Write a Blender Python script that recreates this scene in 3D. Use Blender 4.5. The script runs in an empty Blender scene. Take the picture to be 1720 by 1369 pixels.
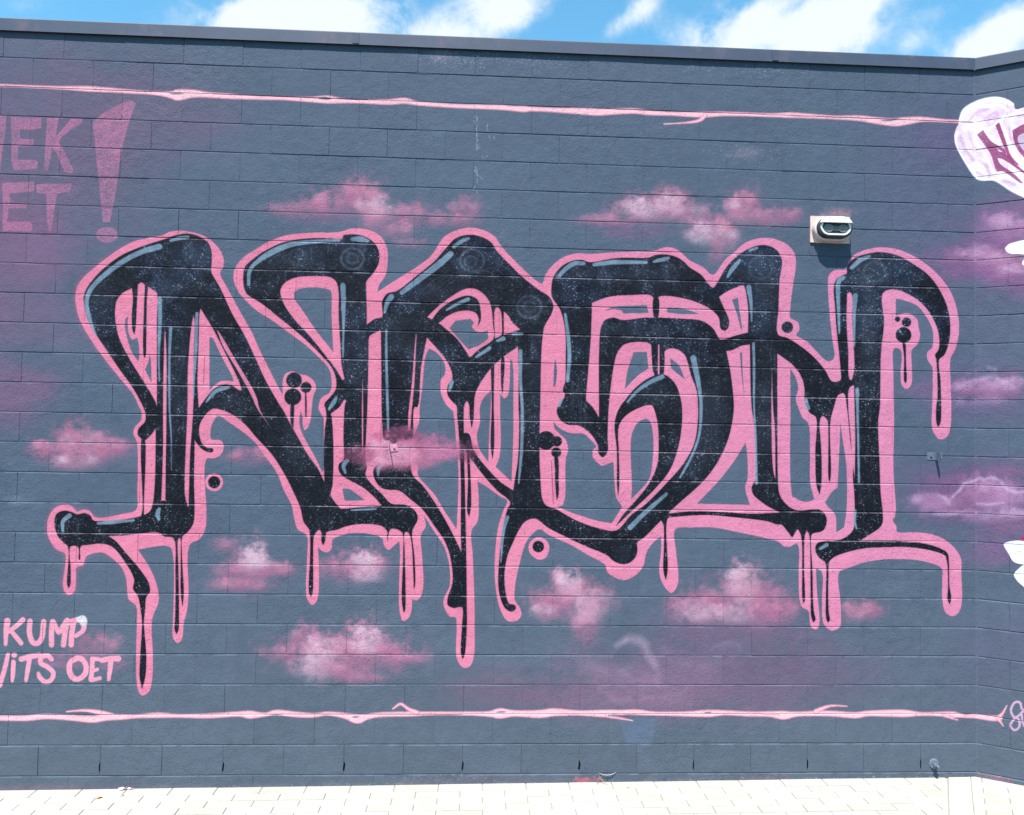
import bpy, bmesh, math, random
import numpy as np
from mathutils import Vector, Matrix
random.seed(7)
rng = np.random.RandomState(11)
R = math.radians
scene = bpy.context.scene
COL = scene.collection

# ------------------------------------------------------------------ camera
FPX = 1300.0
CAM = np.array([-3.5556, -5.3305, 2.3999])
ROLL, PITCH, YAW = 0.0167, 0.0335, -0.0486
cy, sy, cp, sp, cr, sr = math.cos(YAW), math.sin(YAW), math.cos(PITCH), math.sin(PITCH), math.cos(ROLL), math.sin(ROLL)
_right = np.array([cy, sy, 0.0]); FWD = np.array([-sy * cp, cy * cp, sp]); _up = np.cross(_right, FWD)
RGT = cr * _right + sr * _up
UPV = -sr * _right + cr * _up
cam = bpy.data.objects.new('camera', bpy.data.cameras.new('camera'))
COL.objects.link(cam)
cam.matrix_world = Matrix(((RGT[0], UPV[0], -FWD[0], CAM[0]), (RGT[1], UPV[1], -FWD[1], CAM[1]),
                           (RGT[2], UPV[2], -FWD[2], CAM[2]), (0, 0, 0, 1)))
cam.data.sensor_width = 36.0
cam.data.lens = 36.0 * FPX / 1720.0
cam.data.clip_start = 0.05
cam.data.clip_end = 2000.0
scene.camera = cam

# ------------------------------------------------------------------ light
SUN_TRAVEL = Vector((0.042, 0.100, -0.205)).normalized()
to_sun = -SUN_TRAVEL
SUN_ELEV = math.asin(to_sun.z)
SUN_ROT = math.atan2(to_sun.x, to_sun.y) % (2 * math.pi)
sun = bpy.data.objects.new('sun', bpy.data.lights.new('sun', 'SUN'))
COL.objects.link(sun)
sun.rotation_euler = SUN_TRAVEL.to_track_quat('-Z', 'Y').to_euler()
sun.location = (-6, -8, 14)
sun.data.energy = 5.0
sun.data.angle = R(0.5)
sun.data.color = (1.0, 0.965, 0.93)
scene.view_settings.view_transform = 'Standard'
scene.view_settings.look = 'None'
scene.view_settings.gamma = 1.0
scene.view_settings.use_curve_mapping = False
scene.view_settings.exposure = 1.2

# ------------------------------------------------------------------ world: blue sky with drifting white cloud
world = bpy.data.worlds.new('World')
scene.world = world
world.use_nodes = True
wn, wl = world.node_tree.nodes, world.node_tree.links
wn.clear()
def wnode(t, **k):
    n = wn.new(t)
    for a, b in k.items():
        setattr(n, a, b)
    return n
def wmath(op, a, b=None, c=None, clamp=False):
    n = wn.new('ShaderNodeMath'); n.operation = op; n.use_clamp = clamp
    for i, v in enumerate((a, b, c)):
        if v is None: continue
        if isinstance(v, (int, float)): n.inputs[i].default_value = v
        else: wl.new(v, n.inputs[i])
    return n.outputs[0]
sky = wnode('ShaderNodeTexSky', sky_type='NISHITA', sun_disc=False, sun_elevation=SUN_ELEV, sun_rotation=SUN_ROT,
            air_density=1.0, dust_density=0.6, ozone_density=3.0)
tc = wnode('ShaderNodeTexCoord')
nrm = wnode('ShaderNodeVectorMath', operation='NORMALIZE'); wl.new(tc.outputs['Generated'], nrm.inputs[0])
DIR = nrm.outputs[0]
def px_dir(x, y):
    d = FWD + RGT * (x - 860) / FPX - UPV * (y - 684.5) / FPX
    return d / np.linalg.norm(d)
clouds = [  # centre px, half sizes px (along, across), tilt degrees, strength
    (450, 48, 130, 36, 8, 1.0), (540, 20, 110, 44, 20, 1.15), (470, 8, 80, 26, 20, .9), (395, 34, 50, 16, 20, .6), (600, 5, 60, 24, 10, .8),
    (800, 40, 120, 34, 24, 1.1), (870, 8, 80, 24, 30, .9), (730, 58, 70, 20, 6, .7), (665, 12, 40, 16, 40, .45), (1070, 20, 50, 18, 30, .7), (1150, 50, 80, 20, 10, .45), (1040, 40, 40, 10, 30, .35),
    (1230, 66, 90, 34, 35, 1.0), (1330, 60, 110, 48, 8, 1.2), (1420, 40, 70, 40, 35, 1.0), (1290, 14, 70, 26, 35, .75), (1450, 5, 60, 18, 30, .6), (1370, 25, 50, 24, 20, .7),
    (1535, 72, 40, 15, 12, .55), (1650, 74, 85, 26, 36, 1.2), (1700, 38, 80, 20, 36, .8), (1610, 5, 50, 12, 20, .5), (1720, 70, 50, 24, 36, .7), (60, 8, 60, 12, 15, .25)]
acc = None
for (x, y, a, b, tilt, s) in clouds:
    c = px_dir(x, y); t = R(tilt)
    e1 = RGT * math.cos(t) + UPV * math.sin(t); e2 = -RGT * math.sin(t) + UPV * math.cos(t)
    sub = wnode('ShaderNodeVectorMath', operation='SUBTRACT'); wl.new(DIR, sub.inputs[0]); sub.inputs[1].default_value = c
    d1 = wnode('ShaderNodeVectorMath', operation='DOT_PRODUCT'); wl.new(sub.outputs[0], d1.inputs[0]); d1.inputs[1].default_value = e1 * (FPX * 1.25 / a)
    d2 = wnode('ShaderNodeVectorMath', operation='DOT_PRODUCT'); wl.new(sub.outputs[0], d2.inputs[0]); d2.inputs[1].default_value = e2 * (FPX * 0.95 / b)
    q = wmath('ADD', wmath('MULTIPLY', d1.outputs['Value'], d1.outputs['Value']), wmath('MULTIPLY', d2.outputs['Value'], d2.outputs['Value']))
    g = wmath('MULTIPLY', wmath('EXPONENT', wmath('MULTIPLY', q, -1.0)), s)
    acc = g if acc is None else wmath('ADD', acc, g)
def wnoise(scale, detail, rough, dist=0.0, off=(0, 0, 0), sc=(1, 1, 1)):
    m = wnode('ShaderNodeMapping'); wl.new(DIR, m.inputs[0]); m.inputs['Location'].default_value = off; m.inputs['Scale'].default_value = sc
    m.inputs['Rotation'].default_value = (0, R(-30), 0)
    n = wnode('ShaderNodeTexNoise'); wl.new(m.outputs[0], n.inputs['Vector'])
    n.inputs['Scale'].default_value = scale; n.inputs['Detail'].default_value = detail
    n.inputs['Roughness'].default_value = rough; n.inputs['Distortion'].default_value = dist
    return n.outputs['Fac']
n1 = wnoise(15, 10, .62, .25, (3, 1, 2), (1, 1, 1.15))
n2 = wnoise(3.2, 6, .6, .3, (7, 3, 5), (1, 1, 1.6))
up = wnode('ShaderNodeSeparateXYZ'); wl.new(DIR, up.inputs[0])
# cloud elsewhere in the sky, of the same kind; the strip in view has the clouds of the list
broad = wmath('MULTIPLY', wmath('SUBTRACT', n2, .50), 2.2)
dens = wmath('ADD', wmath('ADD', acc, wmath('MULTIPLY', wmath('MULTIPLY', wmath('SUBTRACT', n1, .5), 3.4), wmath('ADD', wmath('MULTIPLY', acc, 1.5, clamp=True), .30))), wmath('MULTIPLY', broad, .12))
mr = wnode('ShaderNodeMapRange', interpolation_type='SMOOTHSTEP'); wl.new(dens, mr.inputs['Value'])
mr.inputs['From Min'].default_value = .12; mr.inputs['From Max'].default_value = 1.62
mixc = wnode('ShaderNodeMix', data_type='RGBA'); wl.new(mr.outputs[0], mixc.inputs[0])
tint = wnode('ShaderNodeMix', data_type='RGBA', blend_type='MULTIPLY'); tint.inputs[0].default_value = 1
wl.new(sky.outputs[0], tint.inputs[6]); tint.inputs[7].default_value = (0.80, 1.40, 1.34, 1)
wl.new(tint.outputs[2], mixc.inputs[6]); mixc.inputs[7].default_value = (4.5, 4.95, 5.3, 1)
bg = wnode('ShaderNodeBackground'); wl.new(mixc.outputs[2], bg.inputs[0]); bg.inputs[1].default_value = 0.090
wo = wnode('ShaderNodeOutputWorld'); wl.new(bg.outputs[0], wo.inputs[0])

# ------------------------------------------------------------------ geometry of the place
ZJ0 = 0.09                                   # height of the lowest bed joint
H = 0.20
def ground_z(x): return 0.055 + 0.0088 * x
TH = 0.55                                    # how far the side wall turns towards the street
E1 = np.array([1.0, 0.0, 0.0])
E2 = np.array([math.cos(TH), -math.sin(TH), 0.0])
_jn = [0, 1, 2, 3, 5, 8, 11, 15, 18, 30]; _jo = [0, -.006, -.011, -.011, -.006, .006, .012, .013, .013, .013]
def joint_x(n): return -0.4 * n + float(np.interp(n, _jn, _jo))
def to_px(P):
    d = np.asarray(P) - CAM
    D = d @ FWD
    return 860 + FPX * (d @ RGT) / D, 684.5 - FPX * (d @ UPV) / D
def wall_at(x, y):                           # the point of the back wall seen at a pixel of the photograph
    d = FWD + RGT * (x - 860) / FPX - UPV * (y - 684.5) / FPX
    return CAM + d * (-CAM[1] / d[1])
# ------------------------------------------------------------------ the mural, rasterised as flat paint
S = 2.0; OX = 260; OY = 10; CW = int((1720 + 260 + 260) * S); CH = int((1369 + 30) * S)
def smooth(pts, k=5, corner=100):
    P = np.array(pts, float); n = len(P)
    if n < 4: return P
    a_ = P - np.roll(P, 1, 0); b_ = np.roll(P, -1, 0) - P
    turn = np.degrees(np.arccos(np.clip((a_ * b_).sum(1) / np.maximum(np.linalg.norm(a_, axis=1) * np.linalg.norm(b_, axis=1), 1e-6), -1, 1)))
    sharp = turn > corner
    out = []
    for i in range(n):
        p0, p1, p2, p3 = P[i - 1], P[i], P[(i + 1) % n], P[(i + 2) % n]
        d1 = max(np.linalg.norm(p2 - p1), 1e-3) ** .5; d0 = max(np.linalg.norm(p1 - p0), 1e-3) ** .5; d2 = max(np.linalg.norm(p3 - p2), 1e-3) ** .5
        m1 = (p1 - p0) / d0 - (p2 - p0) / (d0 + d1) + (p2 - p1) / d1
        m2 = (p2 - p1) / d1 - (p3 - p1) / (d1 + d2) + (p3 - p2) / d2
        m1 = m1 * d1; m2 = m2 * d1
        if sharp[i]: m1 = (p2 - p1) * .8
        if sharp[(i + 1) % n]: m2 = (p2 - p1) * .8
        for j in range(k):
            t = j / k; t2 = t * t; t3 = t2 * t
            out.append((2 * t3 - 3 * t2 + 1) * p1 + (t3 - 2 * t2 + t) * m1 + (-2 * t3 + 3 * t2) * p2 + (t3 - t2) * m2)
    return np.array(out)
def parse(s):
    return [tuple(float(v) for v in w.split(',')) for w in s.split()]
def poly_mask(pts, sm=True, corner=100):
    """coverage of a closed outline, with its place on the canvas"""
    if isinstance(pts, str): pts = parse(pts)
    P = smooth(pts, 5, corner) if sm else np.array(pts, float)
    X = (P[:, 0] + OX) * S; Y = (P[:, 1] + OY) * S
    x0 = max(int(X.min()) - 2, 0); x1 = min(int(X.max()) + 3, CW); y0 = max(int(Y.min()) - 1, 0); y1 = min(int(Y.max()) + 2, CH)
    acc = np.zeros((y1 - y0, x1 - x0 + 2), np.float32)
    xa, ya, xb, yb = X, Y, np.roll(X, -1), np.roll(Y, -1)
    sgn = np.where(yb > ya, 1.0, -1.0)
    lo = np.minimum(ya, yb); hi = np.maximum(ya, yb)
    r0 = np.ceil(lo - .5).astype(int); r1 = np.ceil(hi - .5).astype(int)
    n = np.maximum(r1 - r0, 0); tot = int(n.sum())
    e = np.repeat(np.arange(len(X)), n)
    row = np.arange(tot) - np.repeat(np.cumsum(n) - n, n) + r0[e]
    t = (row + .5 - ya[e]) / (yb[e] - ya[e])
    x = xa[e] + t * (xb[e] - xa[e]) - x0
    ok = (row >= y0) & (row < y1)
    row = row[ok] - y0; x = np.clip(x[ok], 0, x1 - x0); s = sgn[e][ok]
    i = np.floor(x).astype(int); f = x - i
    np.add.at(acc, (row, i), s * (1 - f)); np.add.at(acc, (row, np.minimum(i + 1, acc.shape[1] - 1)), s * f)
    m = np.clip(np.abs(np.cumsum(acc, 1)), 0, 1)[:, :x1 - x0]
    return (slice(y0, y1), slice(x0, x1)), m
def stroke_mask(pts, soft=.6, k=6):
    """a brush stroke: (x, y, width) points, round ends"""
    if isinstance(pts, str): pts = parse(pts)
    P = np.array([p if len(p) == 3 else (p[0], p[1], 6) for p in pts], float)
    if len(P) > 2:                           # smooth the open line
        Q = np.vstack([2 * P[0] - P[1], P, 2 * P[-1] - P[-2]]); o = []
        for i in range(1, len(Q) - 2):
            for j in range(k):
                t = j / k
                o.append(.5 * ((2 * Q[i]) + (-Q[i - 1] + Q[i + 1]) * t + (2 * Q[i - 1] - 5 * Q[i] + 4 * Q[i + 1] - Q[i + 2]) * t * t
                               + (-Q[i - 1] + 3 * Q[i] - 3 * Q[i + 1] + Q[i + 2]) * t ** 3))
        o.append(P[-1]); P = np.array(o)
    P[:, 2] = np.maximum(P[:, 2], .6)
    X = (P[:, 0] + OX) * S; Y = (P[:, 1] + OY) * S; W = P[:, 2] * S / 2
    pad = W.max() + 3 + soft * S * 2
    x0 = max(int(X.min() - pad), 0); x1 = min(int(X.max() + pad) + 1, CW); y0 = max(int(Y.min() - pad), 0); y1 = min(int(Y.max() + pad) + 1, CH)
    m = np.zeros((y1 - y0, x1 - x0), np.float32)
    for i in range(len(P) - 1):
        w = max(W[i], W[i + 1]) + soft * S * 2 + 2
        a0 = max(int(min(X[i], X[i + 1]) - w), x0); a1 = min(int(max(X[i], X[i + 1]) + w) + 1, x1)
        b0 = max(int(min(Y[i], Y[i + 1]) - w), y0); b1 = min(int(max(Y[i], Y[i + 1]) + w) + 1, y1)
        if a1 <= a0 or b1 <= b0: continue
        gx = np.arange(a0, a1, dtype=np.float32)[None] + .5; gy = np.arange(b0, b1, dtype=np.float32)[:, None] + .5
        dx, dy = X[i + 1] - X[i], Y[i + 1] - Y[i]; L2 = dx * dx + dy * dy + 1e-6
        t = np.clip(((gx - X[i]) * dx + (gy - Y[i]) * dy) / L2, 0, 1)
        d = np.sqrt((gx - X[i] - t * dx) ** 2 + (gy - Y[i] - t * dy) ** 2)
        v = np.clip((W[i] + (W[i + 1] - W[i]) * t - d) / (soft * S * 2) + .5, 0, 1)
        sl = m[b0 - y0:b1 - y0, a0 - x0:a1 - x0]
        np.maximum(sl, v, out=sl)
    return (slice(y0, y1), slice(x0, x1)), m
def blur(m, r):
    r = max(int(r), 1)
    for _ in range(3):
        for ax in (0, 1):
            c = np.cumsum(np.pad(m, [(r + 1, r) if a == ax else (0, 0) for a in (0, 1)], mode='edge'), axis=ax, dtype=np.float64)
            n = m.shape[ax]
            m = ((np.take(c, range(2 * r + 1, 2 * r + 1 + n), ax) - np.take(c, range(0, n), ax)) / (2 * r + 1)).astype(np.float32)
    return m
def up_noise(h, w, cell, cellx=None):
    cellx = cellx or cell
    gh, gw = int(h / cell) + 3, int(w / cellx) + 3
    g = rng.rand(gh, gw).astype(np.float32)
    y = np.arange(h, dtype=np.float32) / cell; x = np.arange(w, dtype=np.float32) / cellx
    yi = y.astype(int); xi = x.astype(int); fy = y - yi; fx = x - xi
    fy = (fy * fy * (3 - 2 * fy))[:, None]; fx = (fx * fx * (3 - 2 * fx))[None]
    a = g[yi][:, xi]; b = g[yi][:, xi + 1]; c = g[yi + 1][:, xi]; d = g[yi + 1][:, xi + 1]
    return (a * (1 - fx) + b * fx) * (1 - fy) + (c * (1 - fx) + d * fx) * fy
def fbm(h, w, cell, oct=4, gain=.55, asp=1.0):
    o = np.zeros((h, w), np.float32); a = 1; t = 0
    for i in range(oct):
        o += a * up_noise(h, w, max(cell / 2 ** i, 2), max(cell * asp / 2 ** i, 2)); t += a; a *= gain
    return o / t
NOISE = fbm(CH, CW, 110 * S / 2, 6, .62, 1.4)           # broad drifting noise
NOISE2 = fbm(CH, CW, 34 * S / 2, 4, .6)
NOISE3 = fbm(CH, CW, 13 * S, 3, .7)
GRAIN = rng.rand(CH, CW).astype(np.float32)
def sstep(a, b, x):
    t = np.clip((x - a) / (b - a), 0, 1); return t * t * (3 - 2 * t)

canvas = np.empty((CH, CW, 3), np.float32)
GREY = np.array([99, 114, 136], np.float32)
yy = (np.arange(CH, dtype=np.float32) / S - OY)[:, None]; xx = (np.arange(CW, dtype=np.float32) / S - OX)[None]
tone = (NOISE - .5) * 10 + (NOISE2 - .5) * 6
warm = sstep(800, 1350, yy + 0 * xx) * 8
for c in range(3):
    canvas[:, :, c] = GREY[c] + tone + warm * (1, .5, -.2)[c]
def put(region, m, colour, alpha=1.0):
    sl = canvas[region]; a = (m * alpha)[:, :, None]
    sl *= (1 - a); sl += a * np.array(colour, np.float32)
def put_full(m, colour): put((slice(0, CH), slice(0, CW)), m, colour)
def region_of(x0, y0, x1, y1):
    return (slice(max(int((y0 + OY) * S), 0), min(int((y1 + OY) * S), CH)), slice(max(int((x0 + OX) * S), 0), min(int((x1 + OX) * S), CW)))
def haze(cx, cy_, rx, ry, colour, a, p=1.0, edge=.45, lo=.1, hi=.9, rag=1.0):
    """a puff of sprayed paint: soft, uneven edge"""
    k = 2.2
    rg = region_of(cx - rx * k, cy_ - ry * k, cx + rx * k, cy_ + ry * k)
    gx = xx[:, rg[1]]; gy = yy[rg[0]]
    wx = (NOISE2[rg] - .5) * .7 * rag; wy = (NOISE3[rg] - .5) * .9 * rag          # ragged: the spray wanders
    D = np.exp(-((((gx - cx) / rx + wx) ** 2 + ((gy - cy_) / ry + wy) ** 2) ** p))
    N = (NOISE2[rg] * .5 + NOISE3[rg] * .5) if rag > .5 else NOISE[rg]
    al = sstep(lo, hi, D + (N - .5) * edge * np.minimum(1, D * 4)) * np.clip(.72 + (NOISE3[rg] - .5) * .9 * rag, 0, 1)
    al = al * (1 + (GRAIN[rg] - .5) * .55 * (1 - al))
    put(rg, np.clip(al, 0, 1), colour, a)

# purple washes
for h in [(60, 260, 230, 190, (134, 106, 138), .62), (20, 420, 150, 110, (156, 108, 146), .7), (190, 200, 200, 90, (126, 106, 136), .5), (330, 190, 120, 50, (128, 108, 136), .35),
          (30, 540, 120, 60, (146, 108, 142), .5), (20, 650, 100, 45, (176, 104, 146), .5), (0, 700, 70, 30, (150, 104, 142), .4),
          (1580, 290, 130, 150, (110, 106, 142), .45), (1590, 235, 60, 40, (132, 100, 148), .4), (1560, 430, 150, 90, (110, 110, 142), .35), (1660, 520, 100, 160, (114, 108, 142), .35),
          (1690, 380, 70, 50, (166, 104, 158), .8), (1650, 440, 90, 40, (158, 104, 158), .7), (1700, 460, 60, 40, (168, 104, 158), .7),
          (1640, 660, 120, 50, (132, 104, 150), .55), (1640, 830, 130, 60, (140, 92, 144), .8), (1700, 900, 70, 50, (134, 104, 148), .6), (1665, 930, 50, 30, (150, 104, 150), .6),
          (1180, 1130, 200, 80, (140, 110, 142), .6), (1080, 1150, 170, 60, (156, 116, 148), .6), (1050, 1170, 220, 30, (158, 120, 150), .5),
          (1340, 1130, 150, 50, (130, 106, 136), .6), (860, 1160, 160, 35, (140, 106, 134), .55), (1240, 1060, 150, 50, (144, 106, 140), .6),
          (1700, 1080, 90, 60, (114, 106, 142), .4), (1640, 1150, 60, 80, (112, 108, 140), .3), (1520, 780, 60, 50, (110, 106, 136), .35)]:
    haze(h[0], h[1], h[2], h[3], h[4], min(h[5] * 1.15, 1), 1.0, .75, .04, .9, .35)
# pink clouds
PD, PM, PL = (198, 124, 160), (228, 152, 182), (248, 210, 228)
def puff_cloud(parts):
    for (x, y, rx, ry, col, a) in parts:
        haze(x, y, rx, ry, {'d': PD, 'm': PM, 'l': PL, 'p': (158, 108, 148), 'q': (206, 150, 196), 'w': (232, 206, 232), 'g': (104, 116, 142)}[col], min(a * (1.25 if col == 'l' else 1), 1), 1.0, .55, .04, .85)
        if col in 'dmq' and rx > 18:                      # billows along the upper side
            for t in range(int(3 + rx / 12)):
                u = rng.rand() * 2 - 1; sx = x + u * rx * .8; sy = y - ry * (.15 + .35 * rng.rand()) * (1 - u * u * .5)
                sr = (6 + 9 * rng.rand()) * (1 if rx < 70 else 1.3)
                haze(sx, sy, sr, sr * .8, {'d': PM, 'm': PL, 'q': (224, 180, 216)}[col], a * .42, 1.3, .4, .1, .9, .6)
                haze(sx + sr * .3, sy + sr * .9, sr * .9, sr * .35, {'d': (184, 104, 142), 'm': PD, 'q': (158, 108, 152)}[col], a * .30, 1.0, .4, .1, .9, .6)
puff_cloud([(560, 340, 60, 22, 'd', .85), (610, 325, 38, 30, 'd', .8), (622, 350, 26, 34, 'm', .8), (500, 352, 60, 14, 'd', .6), (670, 362, 60, 22, 'd', .75), (640, 350, 26, 18, 'l', .35),
            (780, 350, 30, 20, 'd', .75), (660, 385, 34, 16, 'd', .65), (760, 370, 50, 13, 'd', .6), (545, 365, 60, 14, 'p', .5), (690, 408, 30, 9, 'd', .45)])
puff_cloud([(1090, 352, 62, 26, 'd', .85), (1125, 335, 34, 22, 'd', .85), (1080, 350, 34, 17, 'l', .65), (1125, 340, 22, 16, 'l', .6), (1020, 370, 60, 10, 'd', .6), (1060, 390, 60, 14, 'p', .6), (1160, 360, 36, 20, 'm', .55),
            (1250, 345, 30, 30, 'd', .85), (1240, 352, 24, 22, 'm', .7), (1300, 365, 44, 18, 'd', .75), (1190, 380, 44, 26, 'd', .85), (1178, 392, 26, 20, 'l', .6), (1215, 400, 26, 26, 'm', .7), (1200, 425, 18, 20, 'd', .7), (1325, 358, 20, 14, 'd', .5)])
puff_cloud([(135, 755, 85, 28, 'd', .85), (135, 735, 32, 30, 'd', .8), (100, 722, 18, 14, 'd', .8), (140, 745, 40, 24, 'm', .45), (185, 750, 36, 16, 'd', .7), (130, 775, 40, 14, 'm', .6), (75, 750, 30, 14, 'd', .7)])
puff_cloud([(420, 950, 34, 42, 'd', .9), (425, 935, 22, 24, 'l', .85), (385, 958, 28, 18, 'd', .6), (450, 955, 45, 15, 'd', .8), (430, 945, 30, 10, 'l', .6), (405, 982, 60, 10, 'd', .7), (420, 765, 40, 16, 'd', .7), (375, 915, 20, 14, 'd', .45)])
puff_cloud([(600, 950, 54, 30, 'd', .85), (608, 945, 34, 24, 'm', .8), (612, 940, 24, 14, 'l', .6), (612, 965, 30, 14, 'l', .45), (565, 955, 30, 18, 'd', .5)])
puff_cloud([(575, 1098, 110, 38, 'd', .9), (510, 1070, 22, 22, 'd', .8), (615, 1065, 32, 28, 'm', .85), (560, 1085, 60, 24, 'm', .55), (540, 1115, 38, 26, 'l', .55), (520, 1100, 26, 30, 'l', .3), (620, 1080, 30, 20, 'l', .55), (660, 1090, 30, 18, 'd', .8),
            (690, 1103, 40, 9, 'd', .7), (470, 1095, 40, 14, 'd', .6), (580, 1125, 50, 20, 'd', .6), (610, 1138, 44, 8, 'd', .55), (640, 1127, 30, 9, 'g', .55), (665, 1120, 16, 12, 'd', .5)])
puff_cloud([(960, 1005, 60, 34, 'd', .85), (955, 985, 30, 28, 'm', .8), (955, 980, 22, 20, 'l', .45), (920, 1010, 40, 22, 'd', .8), (985, 1050, 24, 32, 'd', .8), (985, 1020, 28, 26, 'l', .45), (915, 1028, 26, 16, 'm', .6), (1000, 1010, 40, 24, 'm', .4)])
puff_cloud([(1245, 1005, 80, 42, 'd', .85), (1245, 970, 30, 30, 'm', .8), (1245, 985, 24, 36, 'l', .45), (1170, 1020, 55, 24, 'd', .8), (1170, 1028, 30, 16, 'l', .5), (1285, 1020, 44, 34, 'd', .8), (1230, 1030, 40, 18, 'l', .4), (1310, 1025, 30, 18, 'd', .7), (1450, 1025, 36, 18, 'd', .75), (1436, 1030, 18, 12, 'm', .5)])
# whitish wisps in the low haze
def wisp(pts, col, a, soft=5):
    rg, m = stroke_mask(pts, soft); m = m * (.45 + 1.1 * (NOISE2[rg] - .2)); put(rg, np.clip(m, 0, 1), col, a)
wisp([(1035, 1085, 6), (1058, 1073, 14), (1080, 1080, 14), (1088, 1100, 10), (1100, 1120, 8)], (220, 186, 212), .6)
wisp([(1090, 1100, 10), (1104, 1118, 10), (1104, 1150, 5)], (200, 150, 186), .45)
wisp([(1000, 1145, 6), (1012, 1160, 8), (1040, 1176, 8), (1090, 1172, 8), (1140, 1168, 6)], (186, 140, 172), .5)
wisp([(985, 1120, 20), (1040, 1130, 26), (1100, 1140, 20)], (190, 150, 180), .35, 14)
wisp([(1120, 1100, 14), (1180, 1120, 20), (1230, 1110, 14)], (180, 136, 168), .35, 12)
wisp([(1200, 1085, 8), (1235, 1080, 8), (1242, 1092, 5)], (160, 138, 168), .5)
# right-hand clouds with bright rims
puff_cloud([(1640, 428, 38, 13, 'q', .75), (1665, 436, 26, 9, 'q', .6), (1590, 440, 30, 9, 'p', .7), (1700, 440, 40, 24, 'm', .5), (1690, 372, 36, 14, 'q', .7), (1705, 452, 30, 10, 'q', .6), (1580, 462, 40, 10, 'p', .5),
            (1670, 648, 44, 16, 'q', .75), (1615, 652, 26, 8, 'q', .6), (1660, 662, 60, 10, 'p', .7), (1690, 628, 20, 6, 'p', .6), (1540, 655, 44, 10, 'p', .45), (1640, 675, 60, 8, 'q', .3)])
puff_cloud([(1660, 830, 46, 26, 'q', .75), (1635, 820, 22, 20, 'q', .5), (1560, 842, 34, 18, 'q', .6), (1590, 848, 22, 14, 'q', .55), (1665, 868, 60, 10, 'q', .5), (1705, 862, 30, 12, 'q', .7), (1700, 790, 44, 10, 'p', .8), (1700, 838, 26, 12, 'q', .5), (1690, 885, 40, 12, 'p', .8), (1590, 862, 50, 5, 'q', .5), (1600, 806, 50, 9, 'p', .6)])
puff_cloud([(1665, 828, 50, 28, 'q', .7), (1610, 835, 60, 26, 'p', .7), (1640, 430, 50, 20, 'p', .6), (1655, 430, 34, 12, 'q', .6), (1665, 652, 60, 18, 'p', .6), (1675, 650, 44, 14, 'q', .6), (1700, 380, 44, 22, 'q', .6), (1565, 842, 36, 18, 'q', .5)])
for p, a, w in [([(1600, 834, 1.5), (1612, 822, 2.5), (1618, 812, 2)], .9, 1), ([(1618, 812, 2), (1634, 808, 2.5), (1647, 803, 3), (1652, 806, 2)], .8, 1), ([(1652, 806, 2), (1664, 803, 3), (1676, 806, 3), (1690, 820, 3), (1704, 826, 3), (1725, 826, 3)], .75, 1),
                ([(1640, 846, 2), (1662, 847, 3), (1686, 844, 2)], .6, 1), ([(1576, 832, 2), (1588, 838, 3), (1594, 848, 2)], .7, 1), ([(1566, 864, 1), (1600, 863, 2.5), (1615, 861, 2)], .7, 1), ([(1610, 650, 3), (1632, 641, 3), (1650, 636, 4), (1668, 634, 4), (1685, 640, 3)], .6, 2),
                ([(1692, 640, 3), (1708, 634, 3), (1725, 642, 3)], .5, 2), ([(1616, 428, 2), (1636, 416, 3), (1656, 414, 2), (1664, 420, 2)], .55, 2), ([(1686, 450, 2), (1706, 456, 3), (1725, 458, 2)], .5, 1.5), ([(1660, 618, 2), (1672, 621, 3)], .5, 1.5), ([(1700, 863, 3), (1712, 860, 4), (1730, 866, 3)], .6, 2)]:
    rg, m = stroke_mask([(x, y, q * 1.5) for x, y, q in p], w * 2.4); put(rg, m * (.5 + NOISE3[rg]), (232, 200, 232), a * .8)

# pale scuffs, overspray and the painted-over patch
haze(742, 95, 26, 10, (170, 150, 170), .45); haze(1252, 258, 26, 12, (170, 150, 166), .5)
rg, m = poly_mask('1040,1208 1101,1207 1096,1250 1053,1252', False); put(rg, blur(m, 2), (114, 136, 168), .42)
rg, m = poly_mask('1064,1216 1086,1216 1084,1240 1066,1240', False); put(rg, blur(m, 2), (104, 124, 158), .4)
haze(30, 842, 26, 10, (134, 150, 172), .5)

# the two running lines
LP, LM = (286, 226, 236), (262, 166, 190)
def line(pts, edge=True):
    rg, m = stroke_mask([(x, y, w + 1.2) for x, y, w in pts], .7, 4); put(rg, m, LM, .95)
    rg, m = stroke_mask([(x, y, max(w - 2.2, 1)) for x, y, w in pts], .8, 4); put(rg, m, LP, .9)
line([(-260, 134, 6), (-120, 141, 7), (0, 144, 4), (50, 146, 4), (100, 148, 5), (150, 150, 9), (200, 153, 7), (260, 157, 6), (290, 160, 13), (300, 160, 18), (325, 158, 13), (350, 160, 9), (380, 162, 9), (430, 165, 6), (480, 166, 6), (525, 168, 9), (550, 168, 13), (575, 170, 8), (600, 171, 6),
      (650, 172, 9), (680, 170, 10), (700, 174, 7), (750, 178, 6), (800, 180, 7), (835, 181, 8), (860, 183, 8), (880, 184, 10), (895, 184, 7), (940, 186, 8), (990, 188, 12), (1010, 189, 11), (1060, 187, 9), (1090, 190, 8), (1130, 192, 6), (1165, 193, 9), (1190, 193, 9), (1220, 192, 7),
      (1290, 194, 6), (1325, 194, 9), (1350, 195, 8), (1400, 198, 6), (1440, 199, 9), (1470, 203, 11), (1500, 206, 13), (1520, 204, 13), (1550, 201, 8), (1580, 203, 5), (1612, 205, 5)])
line([(1184, 194, 7), (1174, 203, 5), (1150, 207, 2.5), (1115, 209, 1)])
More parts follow.
